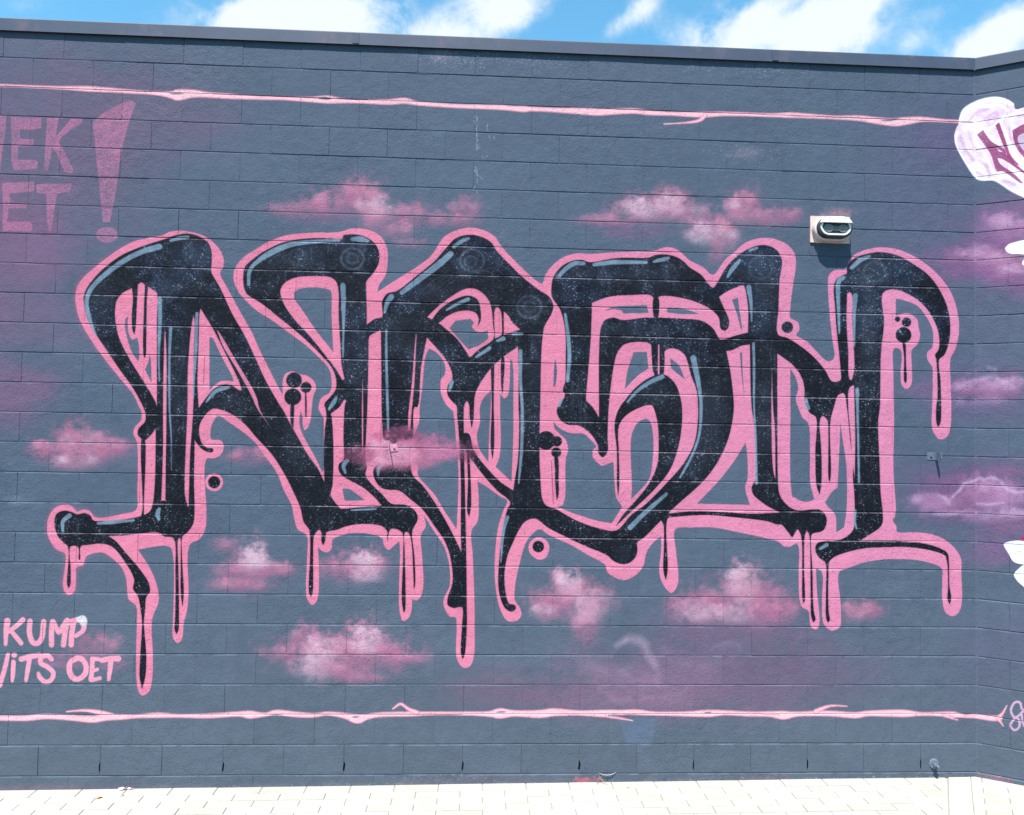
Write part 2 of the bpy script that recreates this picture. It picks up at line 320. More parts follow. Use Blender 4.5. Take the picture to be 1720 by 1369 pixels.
line([(-260, 1208, 8), (-100, 1203, 9), (0, 1206, 8), (45, 1206, 9), (80, 1203, 9), (125, 1206, 9), (155, 1208, 11), (180, 1205, 10), (205, 1204, 9), (230, 1203, 6), (265, 1201, 9), (300, 1202, 6), (350, 1202, 8), (400, 1199, 8), (420, 1200, 13), (445, 1200, 6), (465, 1196, 8), (500, 1200, 9), (530, 1201, 7), (550, 1198, 6),
      (580, 1202, 10), (600, 1207, 16), (615, 1204, 10), (640, 1200, 8), (690, 1199, 8), (720, 1198, 6), (780, 1198, 6), (820, 1199, 9), (840, 1198, 17), (865, 1198, 10), (905, 1199, 13), (930, 1196, 13), (970, 1197, 8), (1000, 1198, 11), (1020, 1198, 12), (1050, 1196, 8), (1070, 1196, 9), (1100, 1198, 6),
      (1150, 1199, 8), (1190, 1198, 12), (1220, 1197, 8), (1260, 1199, 8), (1290, 1199, 9), (1315, 1201, 14), (1340, 1199, 8), (1390, 1198, 9), (1435, 1201, 10), (1460, 1198, 9), (1515, 1198, 12), (1545, 1199, 6), (1575, 1199, 7), (1600, 1200, 10), (1620, 1203, 5), (1640, 1203, 7), (1665, 1206, 9), (1679, 1206, 9)])
for b in ([(1676, 1205, 6), (1684, 1198, 4), (1691, 1185, 1)], [(1676, 1206, 6), (1681, 1213, 3), (1685, 1219, 1)], [(112, 1195, 1), (140, 1193, 4), (165, 1196, 7), (190, 1200, 4)], [(660, 1190, 2), (673, 1182, 4), (685, 1190, 5), (700, 1197, 8)],
          [(1062, 1210, 1), (1040, 1206, 3), (1020, 1203, 4)], [(1422, 1186, 1), (1400, 1185, 3), (1385, 1188, 5), (1370, 1195, 8)], [(1608, 1209, 1), (1597, 1205, 4), (1585, 1201, 5)]):
    line(b)
for s in ([(285, 158, 1), (297, 158, 3), (308, 158, 1)], [(536, 166, 2), (547, 166, 4.5), (556, 167, 2)], [(1480, 203, 1.5), (1495, 203, 3), (1507, 200, 1)], [(125, 1199, 2), (145, 1197.5, 4), (158, 1200, 2)], [(592, 1204.5, 1), (597, 1204, 2.5), (603, 1204, 1)],
          [(834, 1196, 1), (842, 1195.5, 2.5), (849, 1195.5, 1)], [(1022, 1201.5, 1.5), (1032, 1201.5, 3), (1042, 1201.5, 1.5)], [(1183, 1197, 1), (1189, 1196.5, 2), (1194, 1197, 1)], [(1602, 1206, 1.5), (1616, 1207, 3), (1622, 1207, 1)]):
    rg, m = stroke_mask(s, .6); put(rg, m, (112, 112, 138), .85)

# faded pink lettering at the left edge, speckled
LET = ['0,193 11,194 10,215 5,250 0,292 -8,292 -6,194', '19,197 70,199 70,216 52,219 33,217 34,234 56,235 57,243 50,246 31,246 30,269 62,270 64,274 62,284 24,286 20,272 20,235',
       '80,199 99,199 96,215 94,230 105,218 120,200 138,200 139,206 122,216 104,231 99,240 108,255 118,275 124,287 120,291 110,290 103,275 95,257 88,248 86,262 82,281 79,287 75,281 77,240',
       '222,169 228,174 217,205 205,250 199,290 194,325 189,352 185,373 173,373 171,350 168,320 164,280 160,237 156,206 175,190 207,173',
       '4,308 58,306 57,322 17,325 17,342 46,342 44,350 15,350 12,374 50,373 55,378 53,389 5,389 6,345', '62,310 121,309 118,322 96,326 92,350 87,386 82,390 80,372 78,326 62,324',
       '-70,195 -25,195 -26,212 -52,214 -52,234 -30,234 -30,246 -53,247 -52,290 -66,290', '-60,309 -20,308 -12,320 -14,340 -25,350 -12,388 -24,389 -38,352 -44,352 -46,389 -58,389']
def speck_poly(s, dot=False):
    rg, m = poly_mask(s, False)
    g2 = GRAIN[rg]; g2 = (g2 + np.roll(g2, 1, 1) + np.roll(g2, 1, 0) + np.roll(g2, (1, 1), (0, 1))) / 4
    k = np.clip(.62 + (NOISE2[rg] - .5) * .8 + (g2 - .5) * 2.2, 0.05, 1)
    put(rg, blur(m, 1) * k, (212, 130, 170))
    e = np.clip(m - blur(m, 3), 0, 1) * 1.8
    put(rg, np.clip(e, 0, 1), (222, 128, 168), .55)
for s in LET: speck_poly(s)
speck_poly([(180 + 18 * math.cos(t * .3927), 395 + 13 * math.sin(t * .3927)) for t in range(16)])

# small lettering, brush
BR = (270, 178, 204)
def brush(strokes, w, colour=BR):
    for st in strokes:
        rg, m = stroke_mask([(p[0], p[1], (p[2] if len(p) > 2 else w)) for p in st], .55); put(rg, m, colour)
haze(155, 1085, 44, 24, PD, .75, 1.2, .5); haze(185, 1078, 22, 16, PM, .6, 1.2, .5); haze(110, 1110, 60, 14, PD, .6, 1.2, .5); haze(190, 1110, 26, 20, PD, .6)
brush([[(13, 1043, 11), (11, 1060, 9), (10, 1082, 6)], [(39, 1041, 9), (27, 1052, 8), (15, 1061, 7)], [(18, 1058, 7), (28, 1070, 8), (36, 1080, 8)],
       [(51, 1043, 9), (50, 1062, 9), (55, 1078, 9), (64, 1080, 9), (71, 1070, 9), (74, 1044, 9)],
       [(87, 1083, 9), (87, 1062, 9), (89, 1044, 9), (95, 1055, 8), (100, 1062, 8), (107, 1050, 8), (114, 1042, 9), (110, 1060, 9), (107, 1083, 9)],
       [(120, 1083, 9), (121, 1064, 9), (124, 1046, 9)], [(119, 1045, 10), (132, 1041, 9), (141, 1050, 9), (139, 1060, 8), (128, 1068, 7)],
       [(14, 1099, 7), (8, 1125, 8), (0, 1151, 8)], [(-14, 1100, 9), (-8, 1125, 9), (0, 1150, 9)],
       [(24, 1100, 9), (24.5, 1100, 9)], [(23, 1112, 8), (22, 1130, 8), (21, 1143, 6)],
       [(36, 1107, 9), (50, 1103, 9), (66, 1100, 9)], [(50, 1106, 8), (47, 1125, 8), (44, 1143, 6)],
       [(87, 1107, 8), (80, 1101, 8), (70, 1104, 8), (69, 1114, 8), (80, 1120, 8), (90, 1130, 8), (86, 1142, 8), (76, 1145, 8), (67, 1137, 8), (65, 1131, 6)],
       [(131, 1105, 9), (119, 1112, 9), (117, 1126, 10), (123, 1138, 10), (133, 1140, 9), (143, 1132, 9), (145, 1118, 9), (138, 1107, 9), (130, 1105, 9)],
       [(156, 1107, 8), (155, 1125, 8), (153, 1141, 8)], [(155, 1106, 7), (166, 1107, 7)], [(156, 1127, 6), (164, 1124, 6)], [(154, 1142, 7), (168, 1139, 7)],
       [(172, 1109, 9), (186, 1106, 9), (199, 1106, 10)], [(187, 1108, 9), (185, 1125, 8), (183, 1141, 6)],
       [(-60, 1050, 9), (-58, 1082, 9)], [(-40, 1046, 9), (-42, 1083, 9)], [(-60, 1046, 9), (-30, 1045, 9)]], 9)
rg, m = stroke_mask([(133, 1040, 9), (139, 1040, 13), (141, 1045, 12)], 1.2); put(rg, m, (252, 244, 246), .95)

# ---- the big piece: pink body
PINK = np.array([256, 147, 180], np.float32)
OUT = """127,497 130,482 140,467 160,449 175,437 200,419 225,406 250,400 272,396 287,389.5 305,388 325,391 345,398 360,409 372,424 376,437 375,449 370,459 382,484 400,517 425,562 430,574 452,620 475,664
475,655 475,640 480,628 492,624 505,629 515,631 527,640 531,652 526,667 524,684 522,704 517,719 512,723 509,716 508,699 505,691 503,706 505,721 517,746 530,769 541,793 543,791 544,709
544,704 537,691 535,684 540,669 554,659 557,637 552,619 537,602 512,579 485,559 455,537 430,521 410,502 397,484 392,464 397,447 410,432 430,419 452,406 480,396 530,391 570,390 590,384 620,387 640,398 650,417 651,442 647,464 637,479 634,491
655,477 687,457 720,434 730,422 745,399 767,387 790,383 812,387 830,397 842,414 860,434 897,469 910,477 916,462 927,447 947,432 970,426 990,427 1035,424 1100,421 1115,416 1130,417 1142,423 1157,437 1180,449 1197,462
1217,437 1235,422 1250,409 1272,401 1290,400 1305,403 1325,414 1335,429 1336,449 1331,482 1327,517 1327,534 1340,542 1342,554 1337,563 1355,574 1372,592 1390,607 1400,602 1397,567 1392,517 1390,477 1392,462 1402,454 1420,452
1425,439 1435,428 1450,421 1475,416 1502,418 1527,427 1552,442 1577,464 1597,492 1607,522 1610,554 1605,584 1596,602 1596,642 1597,684 1596,716 1590,734 1577,738 1567,726 1564,709 1565,684 1566,637 1565,617 1557,604 1557,592 1565,584 1567,567 1565,552 1555,532 1540,514 1515,504 1504,502
1504,531 1515,527 1527,527 1540,537 1542,549 1545,564 1540,579 1531,588 1531,617 1530,646 1522,654 1514,647 1512,629 1512,588 1501,586 1500,629 1501,709 1500,784 1502,824 1504,854 1502,869 1499,874 1505,884 1506,893
1540,894 1570,899 1590,909 1607,926 1614,941 1614,959 1615,1009 1610,1028 1599,1035 1587,1028 1582,1004 1582,971 1581,955 1552,943 1515,939 1480,940 1450,945 1425,954 1409,961 1411,1009 1412,1033 1410,1053 1397,1059 1390,1056 1382,1046 1380,1009 1380,961 1370,954
1372,996 1375,1026 1375,1051 1370,1057 1362,1053 1359,1038 1357,1026 1346,1019 1342,1004 1341,959 1341,919 1337,913 1327,918 1317,918 1307,910 1290,905 1235,893 1197,886 1160,886 1134,889 1135,926 1139,964 1137,984 1127,996 1112,979 1107,959 1110,924 1110,901
1097,911 1085,929 1080,951 1067,966 1050,974 1035,971 1020,961 1016,949 985,931 960,916 922,899 906,889 892,899 882,914 872,949 865,984 865,1009 872,1019 876,1031 870,1041 857,1044 850,1041 842,1028 837,1014 831,971 832,921 837,884 846,856 852,841
840,834 815,816 802,809 804,844 802,876 792,891 794,934 796,984 797,1026 797,1051 796,1101 790,1118 780,1122 770,1113 766,1098 767,1051 765,1037 755,1035 745,1016 746,1004 755,984 755,954 747,921 730,894 712,866 715,884 707,899 709,934 711,984 707,1001 700,1008 692,1006
691,1026 687,1037 677,1043 672,1031 670,1009 671,959 672,934 671,909 662,916 652,924 645,916 642,904 615,896 595,895 575,899 559,906 557,921 550,928 542,926 534,919 535,934 535,996 531,1011 524,1016 516,1006 514,984 516,934 515,899
500,889 494,869 490,849 477,824 465,794 445,766 430,745 415,731 387,711 367,699 357,711 354,724 355,738 372,740 376,751 372,763 360,770 347,771 347,859 345,889 335,906 319,915 317,996 314,1028 309,1046 306,1073 299,1080 291,1071 291,1041 292,1009 291,934 285,918
232,923 252,954 264,984 267,1009 257,1036 255,1051 257,1101 256,1138 250,1162 240,1168 234,1163 230,1146 229,1101 230,1051 229,1018 216,1006 214,989 212,971 205,954 187,936 172,928 146,934 140,949 129,953 128,971 125,994 116,999 109,994 106,979 110,949 110,930
97,924 85,909 79,889 82,869 92,854 107,848 120,850 130,859 140,856 152,859 160,869 207,863 229,856 231,824 232,784 230,741 225,731 226,719 237,706 237,689 234,684 225,664 207,642 175,602 155,574 135,539 129,517"""
HOLES = ['216,532 215,547 217,562 222,571 231,568 234,582 234,602 232,607 222,592 215,572 210,549 211,535', '252,592 254,610 255,643 244,621 250,607', '352,566 358,568 372,598 390,632 393,641 382,640 370,641 352,655 352,620',
         '494,492 502,486 530,483 555,487 557,495 557,529 560,592 530,554 505,517 495,503', '575,821 585,821 600,830 613,840 596,841 579,841',
         '721,586 735,594 747,612 747,629 740,639 741,662 749,679 755,686 761,691 764,714 766,744 770,794 767,889 745,856 730,831 702,798 702,784 695,774 695,734 704,709 705,684 709,654 712,617 715,597',
         '755,552 765,539 790,536 796,542 792,549 800,557 810,558 819,555 820,569 805,580 787,587 779,579', '806,684 812,669 825,656 824,684 822,721 820,776 805,754 801,729 806,711',
         '840,662 847,670 853,664 857,602 861,612 862,684 862,730 859,809 832,784 838,771 841,740 840,700', '932,602 935,619 934,640 931,650 929,650 930,622',
         '1015,523 1030,516 1060,514 1086,513 1089,526 1047,527 1044,522 1030,520', '1120,517 1140,518 1155,521 1175,528 1145,528 1120,525', '1064,592 1086,591 1089,619 1070,632 1049,654 1054,622', '1125,602 1140,614 1150,638 1127,619',
         '1229,504 1239,500 1241,517 1246,552 1244,554 1238,530', '1242,592 1246,593 1247,627 1250,669 1245,629', '1085,703 1092,709 1097,739 1096,771 1090,804 1060,839 1061,814 1059,759 1061,729 1072,709',
         '929,709 942,721 960,728 980,729 992,739 1002,750 995,756 996,769 1010,783 1030,776 1032,809 1035,836 1045,851 1027,879 1000,874 960,861 935,851 945,849 949,834 950,771 954,756 950,739 942,731 932,721',
         '1252,743 1255,771 1255,804 1251,819 1259,848 1170,846 1210,804 1235,771', '1327,619 1337,637 1340,652 1336,672 1340,684 1347,701 1357,711 1360,759 1360,809 1367,839 1352,843 1330,834 1327,809 1327,709',
         '1411,709 1414,734 1421,784 1421,859 1417,886 1404,894 1402,864 1390,851 1385,844 1397,826 1406,819 1409,759']
pink = np.zeros((CH, CW), np.float32); black = np.zeros((CH, CW), np.float32)
def add(M, rm, v=1.0):
    r, m = rm; M[r] = np.maximum(M[r], m * v)
def cut(M, rm):
    r, m = rm; M[r] = M[r] * (1 - m)
def disc(x, y, r):
    return poly_mask([(x + r * math.cos(t * .3927), y + r * math.sin(t * .3927)) for t in range(16)])
add(pink, poly_mask(OUT))
for h in HOLES: cut(pink, poly_mask(h, True, 42))
add(pink, disc(360, 810, 15)); add(pink, disc(905, 920, 17.5)); add(pink, disc(907, 926, 14))
glow = blur(pink, 7)
side = np.clip(sstep(260, 120, xx + 0 * yy) * .8 + .14, 0, 1)
put_full(np.clip((glow - pink), 0, 1) * side * (.6 + .8 * NOISE2), (214, 112, 152))
pk = (NOISE - .5)[:, :, None] * np.array([8, 14, 12]) + ((sstep(700, 1500, xx + 0 * yy))[:, :, None] * np.array([-6, 6, 12]))
a = np.clip(pink * 1.0, 0, 1)[:, :, None]
canvas *= (1 - a); canvas += a * (PINK + pk); del a, pk

# ---- black letter bodies
BL = [
 """141,504 144,489 155,472 175,451 205,429 240,414 275,403 295,396 315,393 335,398 350,409 356,427 355,449 355,457 370,484 390,527 410,562 430,604 445,637 472,684 475,688 487,711 500,734 517,764 535,789 545,809 549,811 555,813 555,831 567,849 572,854 605,852 642,850 630,836 610,819
 592,809 575,799 569,789 570,779 577,773 577,734 579,684 581,672 578,672 570,684 557,694 552,700 549,702 547,686 545,679 555,667 564,654 564,634 557,617 540,597 517,574 492,552 467,532 442,512 430,504 415,494 410,482 409,464 412,449 430,432 445,422 475,408 517,401 555,401 575,402
 577,396 590,394 610,397 627,407 636,422 636,442 627,459 615,474 615,482 616,529 616,546 630,536 642,533 642,517 642,507 650,494 667,489 702,462 730,439 752,414 765,401 785,395 807,398 825,408 834,422 860,449 875,464 907,489 922,499 929,514 926,527 914,549 911,567 909,592 907,684
 906,724 907,796 914,846 935,856 967,874 1000,886 1035,891 1060,865 1083,848 1119,812 1149,777 1166,744 1172,704 1172,684 1170,657 1160,629 1150,597 1137,587 1122,586 1115,592 1112,598 1112,629 1112,634 1099,629 1094,592 1092,578 1050,578 1037,592 1030,617 1025,654 1022,684 1020,734 1020,759 1012,768 1005,761 1004,749 992,729 972,715 952,713
 940,704 935,691 937,684 949,664 945,656 949,642 950,604 950,567 946,537 940,519 927,499 926,484 929,467 942,449 960,439 977,437 990,441 1035,434 1090,433 1100,429 1117,428 1135,432 1147,439 1157,449 1177,462 1197,484 1205,474 1220,449 1240,429 1260,417 1282,412 1302,419 1312,434 1312,452 1309,467
 1307,517 1306,562 1322,568 1340,579 1365,599 1385,622 1397,641 1411,639 1411,617 1406,567 1402,517 1400,482 1405,469 1415,463 1422,459 1422,449 1435,434 1455,427 1477,424 1505,429 1530,442 1560,464 1580,492 1592,522 1595,554 1592,579 1585,597 1577,604 1579,642 1580,684 1579,709 1575,718
 1572,709 1572,684 1574,667 1572,604 1570,597 1576,587 1577,567 1570,542 1552,514 1530,497 1500,486 1482,493 1484,542 1479,592 1477,684 1474,709 1477,784 1478,824 1482,876 1477,886 1460,898 1442,909 1490,909 1527,910 1560,915 1582,923 1591,930 1593,944 1594,984 1597,1006 1594,1015 1591,1006 1592,984
 1590,944 1586,933 1565,925 1527,919 1490,919 1452,921 1420,928 1400,936 1392,944 1391,959 1391,1026 1393,1041 1390,1046 1387,1038 1387,984 1386,946 1375,936 1369,924 1372,913 1385,909 1400,909 1417,904 1432,891 1435,874 1434,824 1432,804 1432,784 1427,734 1422,684 1417,661 1407,664 1402,677 1400,684
 1394,709 1395,796 1393,810 1391,804 1391,734 1389,706 1382,699 1377,704 1379,759 1379,809 1376,831 1371,816 1369,759 1370,701 1360,694 1355,684 1351,674 1351,654 1345,632 1332,614 1315,601 1305,594 1305,684 1306,804 1309,831 1322,849 1340,858 1360,856 1375,856 1385,864 1388,876 1382,891 1365,896
 1362,899 1364,959 1366,1026 1369,1041 1365,1045 1362,1036 1361,984 1360,909 1358,896 1354,891 1351,901 1350,959 1351,1009 1349,1013 1347,1004 1347,959 1345,899 1339,888 1330,903 1321,891 1312,881 1305,881 1290,876 1235,869 1185,865 1135,868 1122,870 1119,881 1119,909 1121,956 1118,974 1114,959
 1115,909 1114,881 1110,874 1080,904 1070,911 1070,925 1065,938 1055,946 1042,947 1030,942 1020,933 985,918 947,900 920,886 899,871 882,876 872,889 860,914 852,934 847,966 850,1001 855,1014 864,1016 866,1022 860,1027 850,1023 842,1009 837,984 839,934 845,884 852,856 857,844 835,824 810,796 790,769 783,760 776,745 773,734
 778,728 786,728 790,734 795,756 820,789 842,811 862,824 865,804 870,771 872,709 871,684 871,617 870,582 860,589 842,602 820,624 802,652 797,667 796,684 795,705 792,719 789,700 788,680 784,673 780,680 779,734 781,834 783,934 784,1026 784,1051 780,1101 777,1107 774,1096 776,1051 776,1020 762,1021
 752,1016 752,1004 760,979 757,939 747,909 730,884 710,856 690,839 670,824 655,823 640,819 630,806 627,794 630,784 641,770 641,684 640,554 627,558 620,567 619,592 617,684 614,771 616,784 614,799 622,811 642,831 657,846 680,848 695,856 701,866 701,874 695,886 692,896 696,934 697,984 695,990 694,959
 690,904 685,894 680,894 680,934 681,984 680,1026 678,1029 675,1009 677,934 676,896 667,889 656,889 652,899 652,910 650,900 651,894 642,884 617,880 585,883 565,890 549,894 546,909 543,916 540,909 540,894 536,890 528,899 526,934 525,996 522,1003 519,994 521,934 521,901 519,889 510,876
 505,854 492,824 475,791 455,761 430,734 415,716 395,699 370,688 357,687 342,701 335,716 335,731 340,746 350,753 357,753 359,756 355,760 342,756 332,746 327,739 327,759 326,809 327,859 325,879 315,894 307,901 306,934 309,996 307,1019 304,996 304,934 303,904 300,904 300,959 301,1026 300,1058
 297,1065 294,1058 295,1026 295,959 292,904 277,901 265,894 237,896 212,899 182,900 195,909 212,929 235,956 250,979 252,994 246,1003 244,1026 242,1046 246,1101 244,1138 239,1157 235,1138 236,1101 239,1046 237,1026 232,1001 224,989 226,974 212,946 190,919 172,913 150,915 136,918
 135,940 133,940 132,919 119,918 119,959 118,984 115,988 113,979 115,919 107,911 97,899 92,879 95,864 107,858 120,860 130,864 142,862 152,866 157,874 175,875 207,873 240,866 252,859 257,846 261,796 262,720 250,735 242,740 240,738 232,731 233,721 244,708 245,696 241,684 225,654 200,619 180,589 160,559 147,534""",
]
BHOLE = ['194,517 197,504 207,492 222,484 230,479 234,477 237,474 242,477 246,482 249,482 257,487 264,493 264,542 264,684 262,677 257,667 240,639 217,602 200,567 194,537',
 '277,548 280,592 280,684 278,841 271,841 274,759 274,684 275,617', '325,530 327,537 326,592 325,684 320,759 317,854 311,834 312,759 315,684 316,617 321,554',
 '337,518 350,539 360,556 380,596 400,637 407,656 402,656 390,648 375,646 362,652 350,664 334,686 332,650 334,567 335,530',
 '364,553 372,564 400,612 430,664 437,689 456,720 432,686 422,664 400,624 375,582',
 '471,489 477,477 495,467 530,464 555,466 565,474 569,492 569,529 572,579 574,614 579,637 575,639 565,622 550,602 522,567 492,534 475,507',
 '717,533 737,514 760,497 780,486 797,485 812,494 822,507 826,522 828,545 829,569 805,587 789,601 780,587 767,569 750,554 735,542',
 '831,520 835,516 840,520 843,545 842,563 831,569', '846,523 855,532 860,541 874,554 862,558 846,563', '994,509 1022,499 1060,496 1092,496 1099,502 1103,502 1108,498 1135,499 1167,507 1192,519 1207,534 1210,552 1216,556 1222,552 1224,539 1215,517 1207,499 1222,489 1247,479 1250,482 1256,517 1256,559 1235,564 1210,571 1206,567 1197,552 1177,539 1147,536 1085,534 1045,538 1030,534 1015,539 1009,552 1006,592 1006,684 1006,702 995,684 985,674 984,672 986,642 992,567',
 # between the ring of the third letter and the next stem
 '1219,590 1230,588 1245,581 1259,579 1262,684 1266,709 1269,804 1262,819 1265,831 1280,844 1290,851 1311,861 1290,862 1260,863 1210,860 1160,859 1122,863 1125,859 1147,839 1180,809 1205,776 1222,739 1230,704 1232,684 1230,654 1225,617',
 '1422,493 1426,491 1430,494 1431,542 1434,592 1434,624 1430,639 1426,637 1424,592 1421,542', '1426,652 1434,647 1435,684 1436,734 1435,804 1432,784 1427,721 1424,684', '1296,613 1298,684 1301,720 1302,806 1298,790 1295,700']
for s in BL: add(black, poly_mask(s))
for s in BHOLE: cut(black, poly_mask(s, True, 62))
# the stroke between the second and the third letter, and the slots it leaves
for s in ['717,567 735,587 752,609 760,634 752,649 752,664 762,677 767,682 768,700 771,734 774,809 774,891 775,929 774,926 752,881 730,844 710,816 692,796 692,750 694,734 696,684 701,684 707,617']: cut(black, poly_mask(s))
BL2 = ['223,480 232,476 230,517 228,552 226,562 223,554 222,532 224,502', '244,476 248,480 247,504 246,567 245,597 243,602 241,592 242,529', '239,735 243,735 242,862 244,868 238,868 240,855',
       '724,539 740,519 767,502 787,497 802,504 807,522 807,539 802,548 804,537 800,527 787,522 767,524 750,532 735,543', '1098,500 1105,500 1104,535 1099,535', '784,755 787,760 790,800 791,850 788,868 785,860 786,809',
       '826,600 828,600 829,684 830,746 827,772 824,746 826,684', '843,600 846,600 845,650 844,662 842,650', '1096,577 1101,577 1102,629 1099,632',
       '1109,577 1113,577 1113,632 1110,632', '1112,629 1092,634 1067,652 1050,672 1041,684 1034,701 1032,716 1036,759 1036,809 1038,834 1040,809 1039,759 1039,716 1050,699 1067,688 1085,681 1095,681 1097,684 1104,709 1106,746 1104,779 1092,809 1072,836 1047,864 1037,879 1034,884 1060,859 1097,824 1125,789 1140,746 1145,709 1145,684 1142,667 1135,647 1122,633',
       '554,694 557,700 555,830 549,830 549,700', '490,675 493,675 493,720 489,712', '932,766 936,766 938,810 938,830 935,841 933,820 932,790', '1516,574 1519,574 1521,610 1522,640 1520,644 1518,640 1518,600', '616,548 642,534 648,548 628,560 618,566']
for s in BL2: add(black, poly_mask(s))
for d in [(494, 639, 13), (514, 651, 9), (492, 667, 14), (360, 810, 10), (904, 918, 9.5), (917, 740, 15.5), (935, 741.5, 8.5), (934, 760, 8.2), (1507, 536.5, 4.3), (1522, 541.5, 7.7), (1517, 563, 13), (1322, 550, 9.5), (1047, 924, 23)]:
    add(black, disc(*d))
rg, m = stroke_mask([(513.5, 658, 1.6), (514, 680, 2.6), (514, 700, 1.6)]); add(black, (rg, m))
rg, m = stroke_mask([(926, 774, .8), (927.5, 810, 1.2), (929, 846, .8)]); put(rg, m, (120, 50, 84), .8)
# thin pink strokes inside the black
for st in ([(699, 562, 1.5), (697, 592, 3), (694, 642, 4.5), (689, 690, 5.5), (687, 722, 4)], [(609, 640, 1), (609, 700, 2.6), (609, 762, 2)], [(684, 772, 3.5), (684, 784, 1)], [(1106, 580, 2.6), (1106, 628, 3.4)]):
    cut(black, stroke_mask(st, .5))
BK = np.array([21, 25, 37], np.float32)
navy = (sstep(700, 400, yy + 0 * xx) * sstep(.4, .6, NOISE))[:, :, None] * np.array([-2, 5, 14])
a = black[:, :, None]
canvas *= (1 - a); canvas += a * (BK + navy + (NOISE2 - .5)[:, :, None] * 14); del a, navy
edge = np.clip(blur(black, 2) * (1 - black) * 1.0, 0, 1)
put_full(edge * .35, (120, 50, 84))
edge = np.clip((1 - blur(black, 2)) * black * 1.2, 0, 1); put_full(edge * .5, (22, 24, 38)); del edge
# soft grey bloom inside the black
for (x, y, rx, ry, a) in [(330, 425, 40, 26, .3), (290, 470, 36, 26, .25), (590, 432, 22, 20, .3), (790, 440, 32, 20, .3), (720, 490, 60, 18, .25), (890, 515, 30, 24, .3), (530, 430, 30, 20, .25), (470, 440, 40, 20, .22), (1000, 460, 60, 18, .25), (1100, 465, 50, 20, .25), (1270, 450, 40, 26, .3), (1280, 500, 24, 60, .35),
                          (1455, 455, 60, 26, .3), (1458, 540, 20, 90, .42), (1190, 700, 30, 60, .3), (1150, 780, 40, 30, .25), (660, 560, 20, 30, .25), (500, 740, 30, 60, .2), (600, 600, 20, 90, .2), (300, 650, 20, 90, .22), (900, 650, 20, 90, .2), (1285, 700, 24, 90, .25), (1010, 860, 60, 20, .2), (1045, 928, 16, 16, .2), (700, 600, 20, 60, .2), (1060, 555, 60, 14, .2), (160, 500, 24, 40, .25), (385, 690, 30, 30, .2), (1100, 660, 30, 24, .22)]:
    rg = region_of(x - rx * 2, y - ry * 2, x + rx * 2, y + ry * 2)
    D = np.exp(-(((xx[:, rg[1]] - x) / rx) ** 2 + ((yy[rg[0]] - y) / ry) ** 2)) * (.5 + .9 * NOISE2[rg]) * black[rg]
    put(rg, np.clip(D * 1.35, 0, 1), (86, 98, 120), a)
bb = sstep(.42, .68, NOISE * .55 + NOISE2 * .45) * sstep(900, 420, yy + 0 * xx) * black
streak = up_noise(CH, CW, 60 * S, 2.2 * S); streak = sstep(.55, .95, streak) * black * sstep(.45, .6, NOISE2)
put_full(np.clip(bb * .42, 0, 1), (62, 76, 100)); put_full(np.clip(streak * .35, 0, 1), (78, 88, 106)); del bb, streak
def ring(x, y, r, w, a):
    rg, m = stroke_mask([(x + r * math.cos(t * .45), y + r * .92 * math.sin(t * .45), w) for t in range(15)], 1.6, 3); put(rg, m * black[rg] * (.3 + NOISE2[rg]), (112, 124, 144), min(a * 1.4, 1))
ring(592, 435, 19, 3, .55); ring(592, 435, 9, 3, .4); ring(793, 438, 20, 3, .5); ring(790, 440, 10, 3, .4); ring(889, 516, 20, 3, .5); ring(889, 516, 10, 3, .3); ring(1468, 457, 18, 3, .35); ring(1277, 450, 20, 3, .3); ring(500, 432, 14, 3, .25)
for k in range(9):                                       # dry-brush streaks on the shoulder of the third letter
    x = 700 + k * 17; rg, m = stroke_mask([(x, 500 - k * 7, 1), (x + 30, 470 - k * 3, 2), (x + 60, 462 + k * 3, 1)], .8); put(rg, m * black[rg], (82, 92, 108), .45)
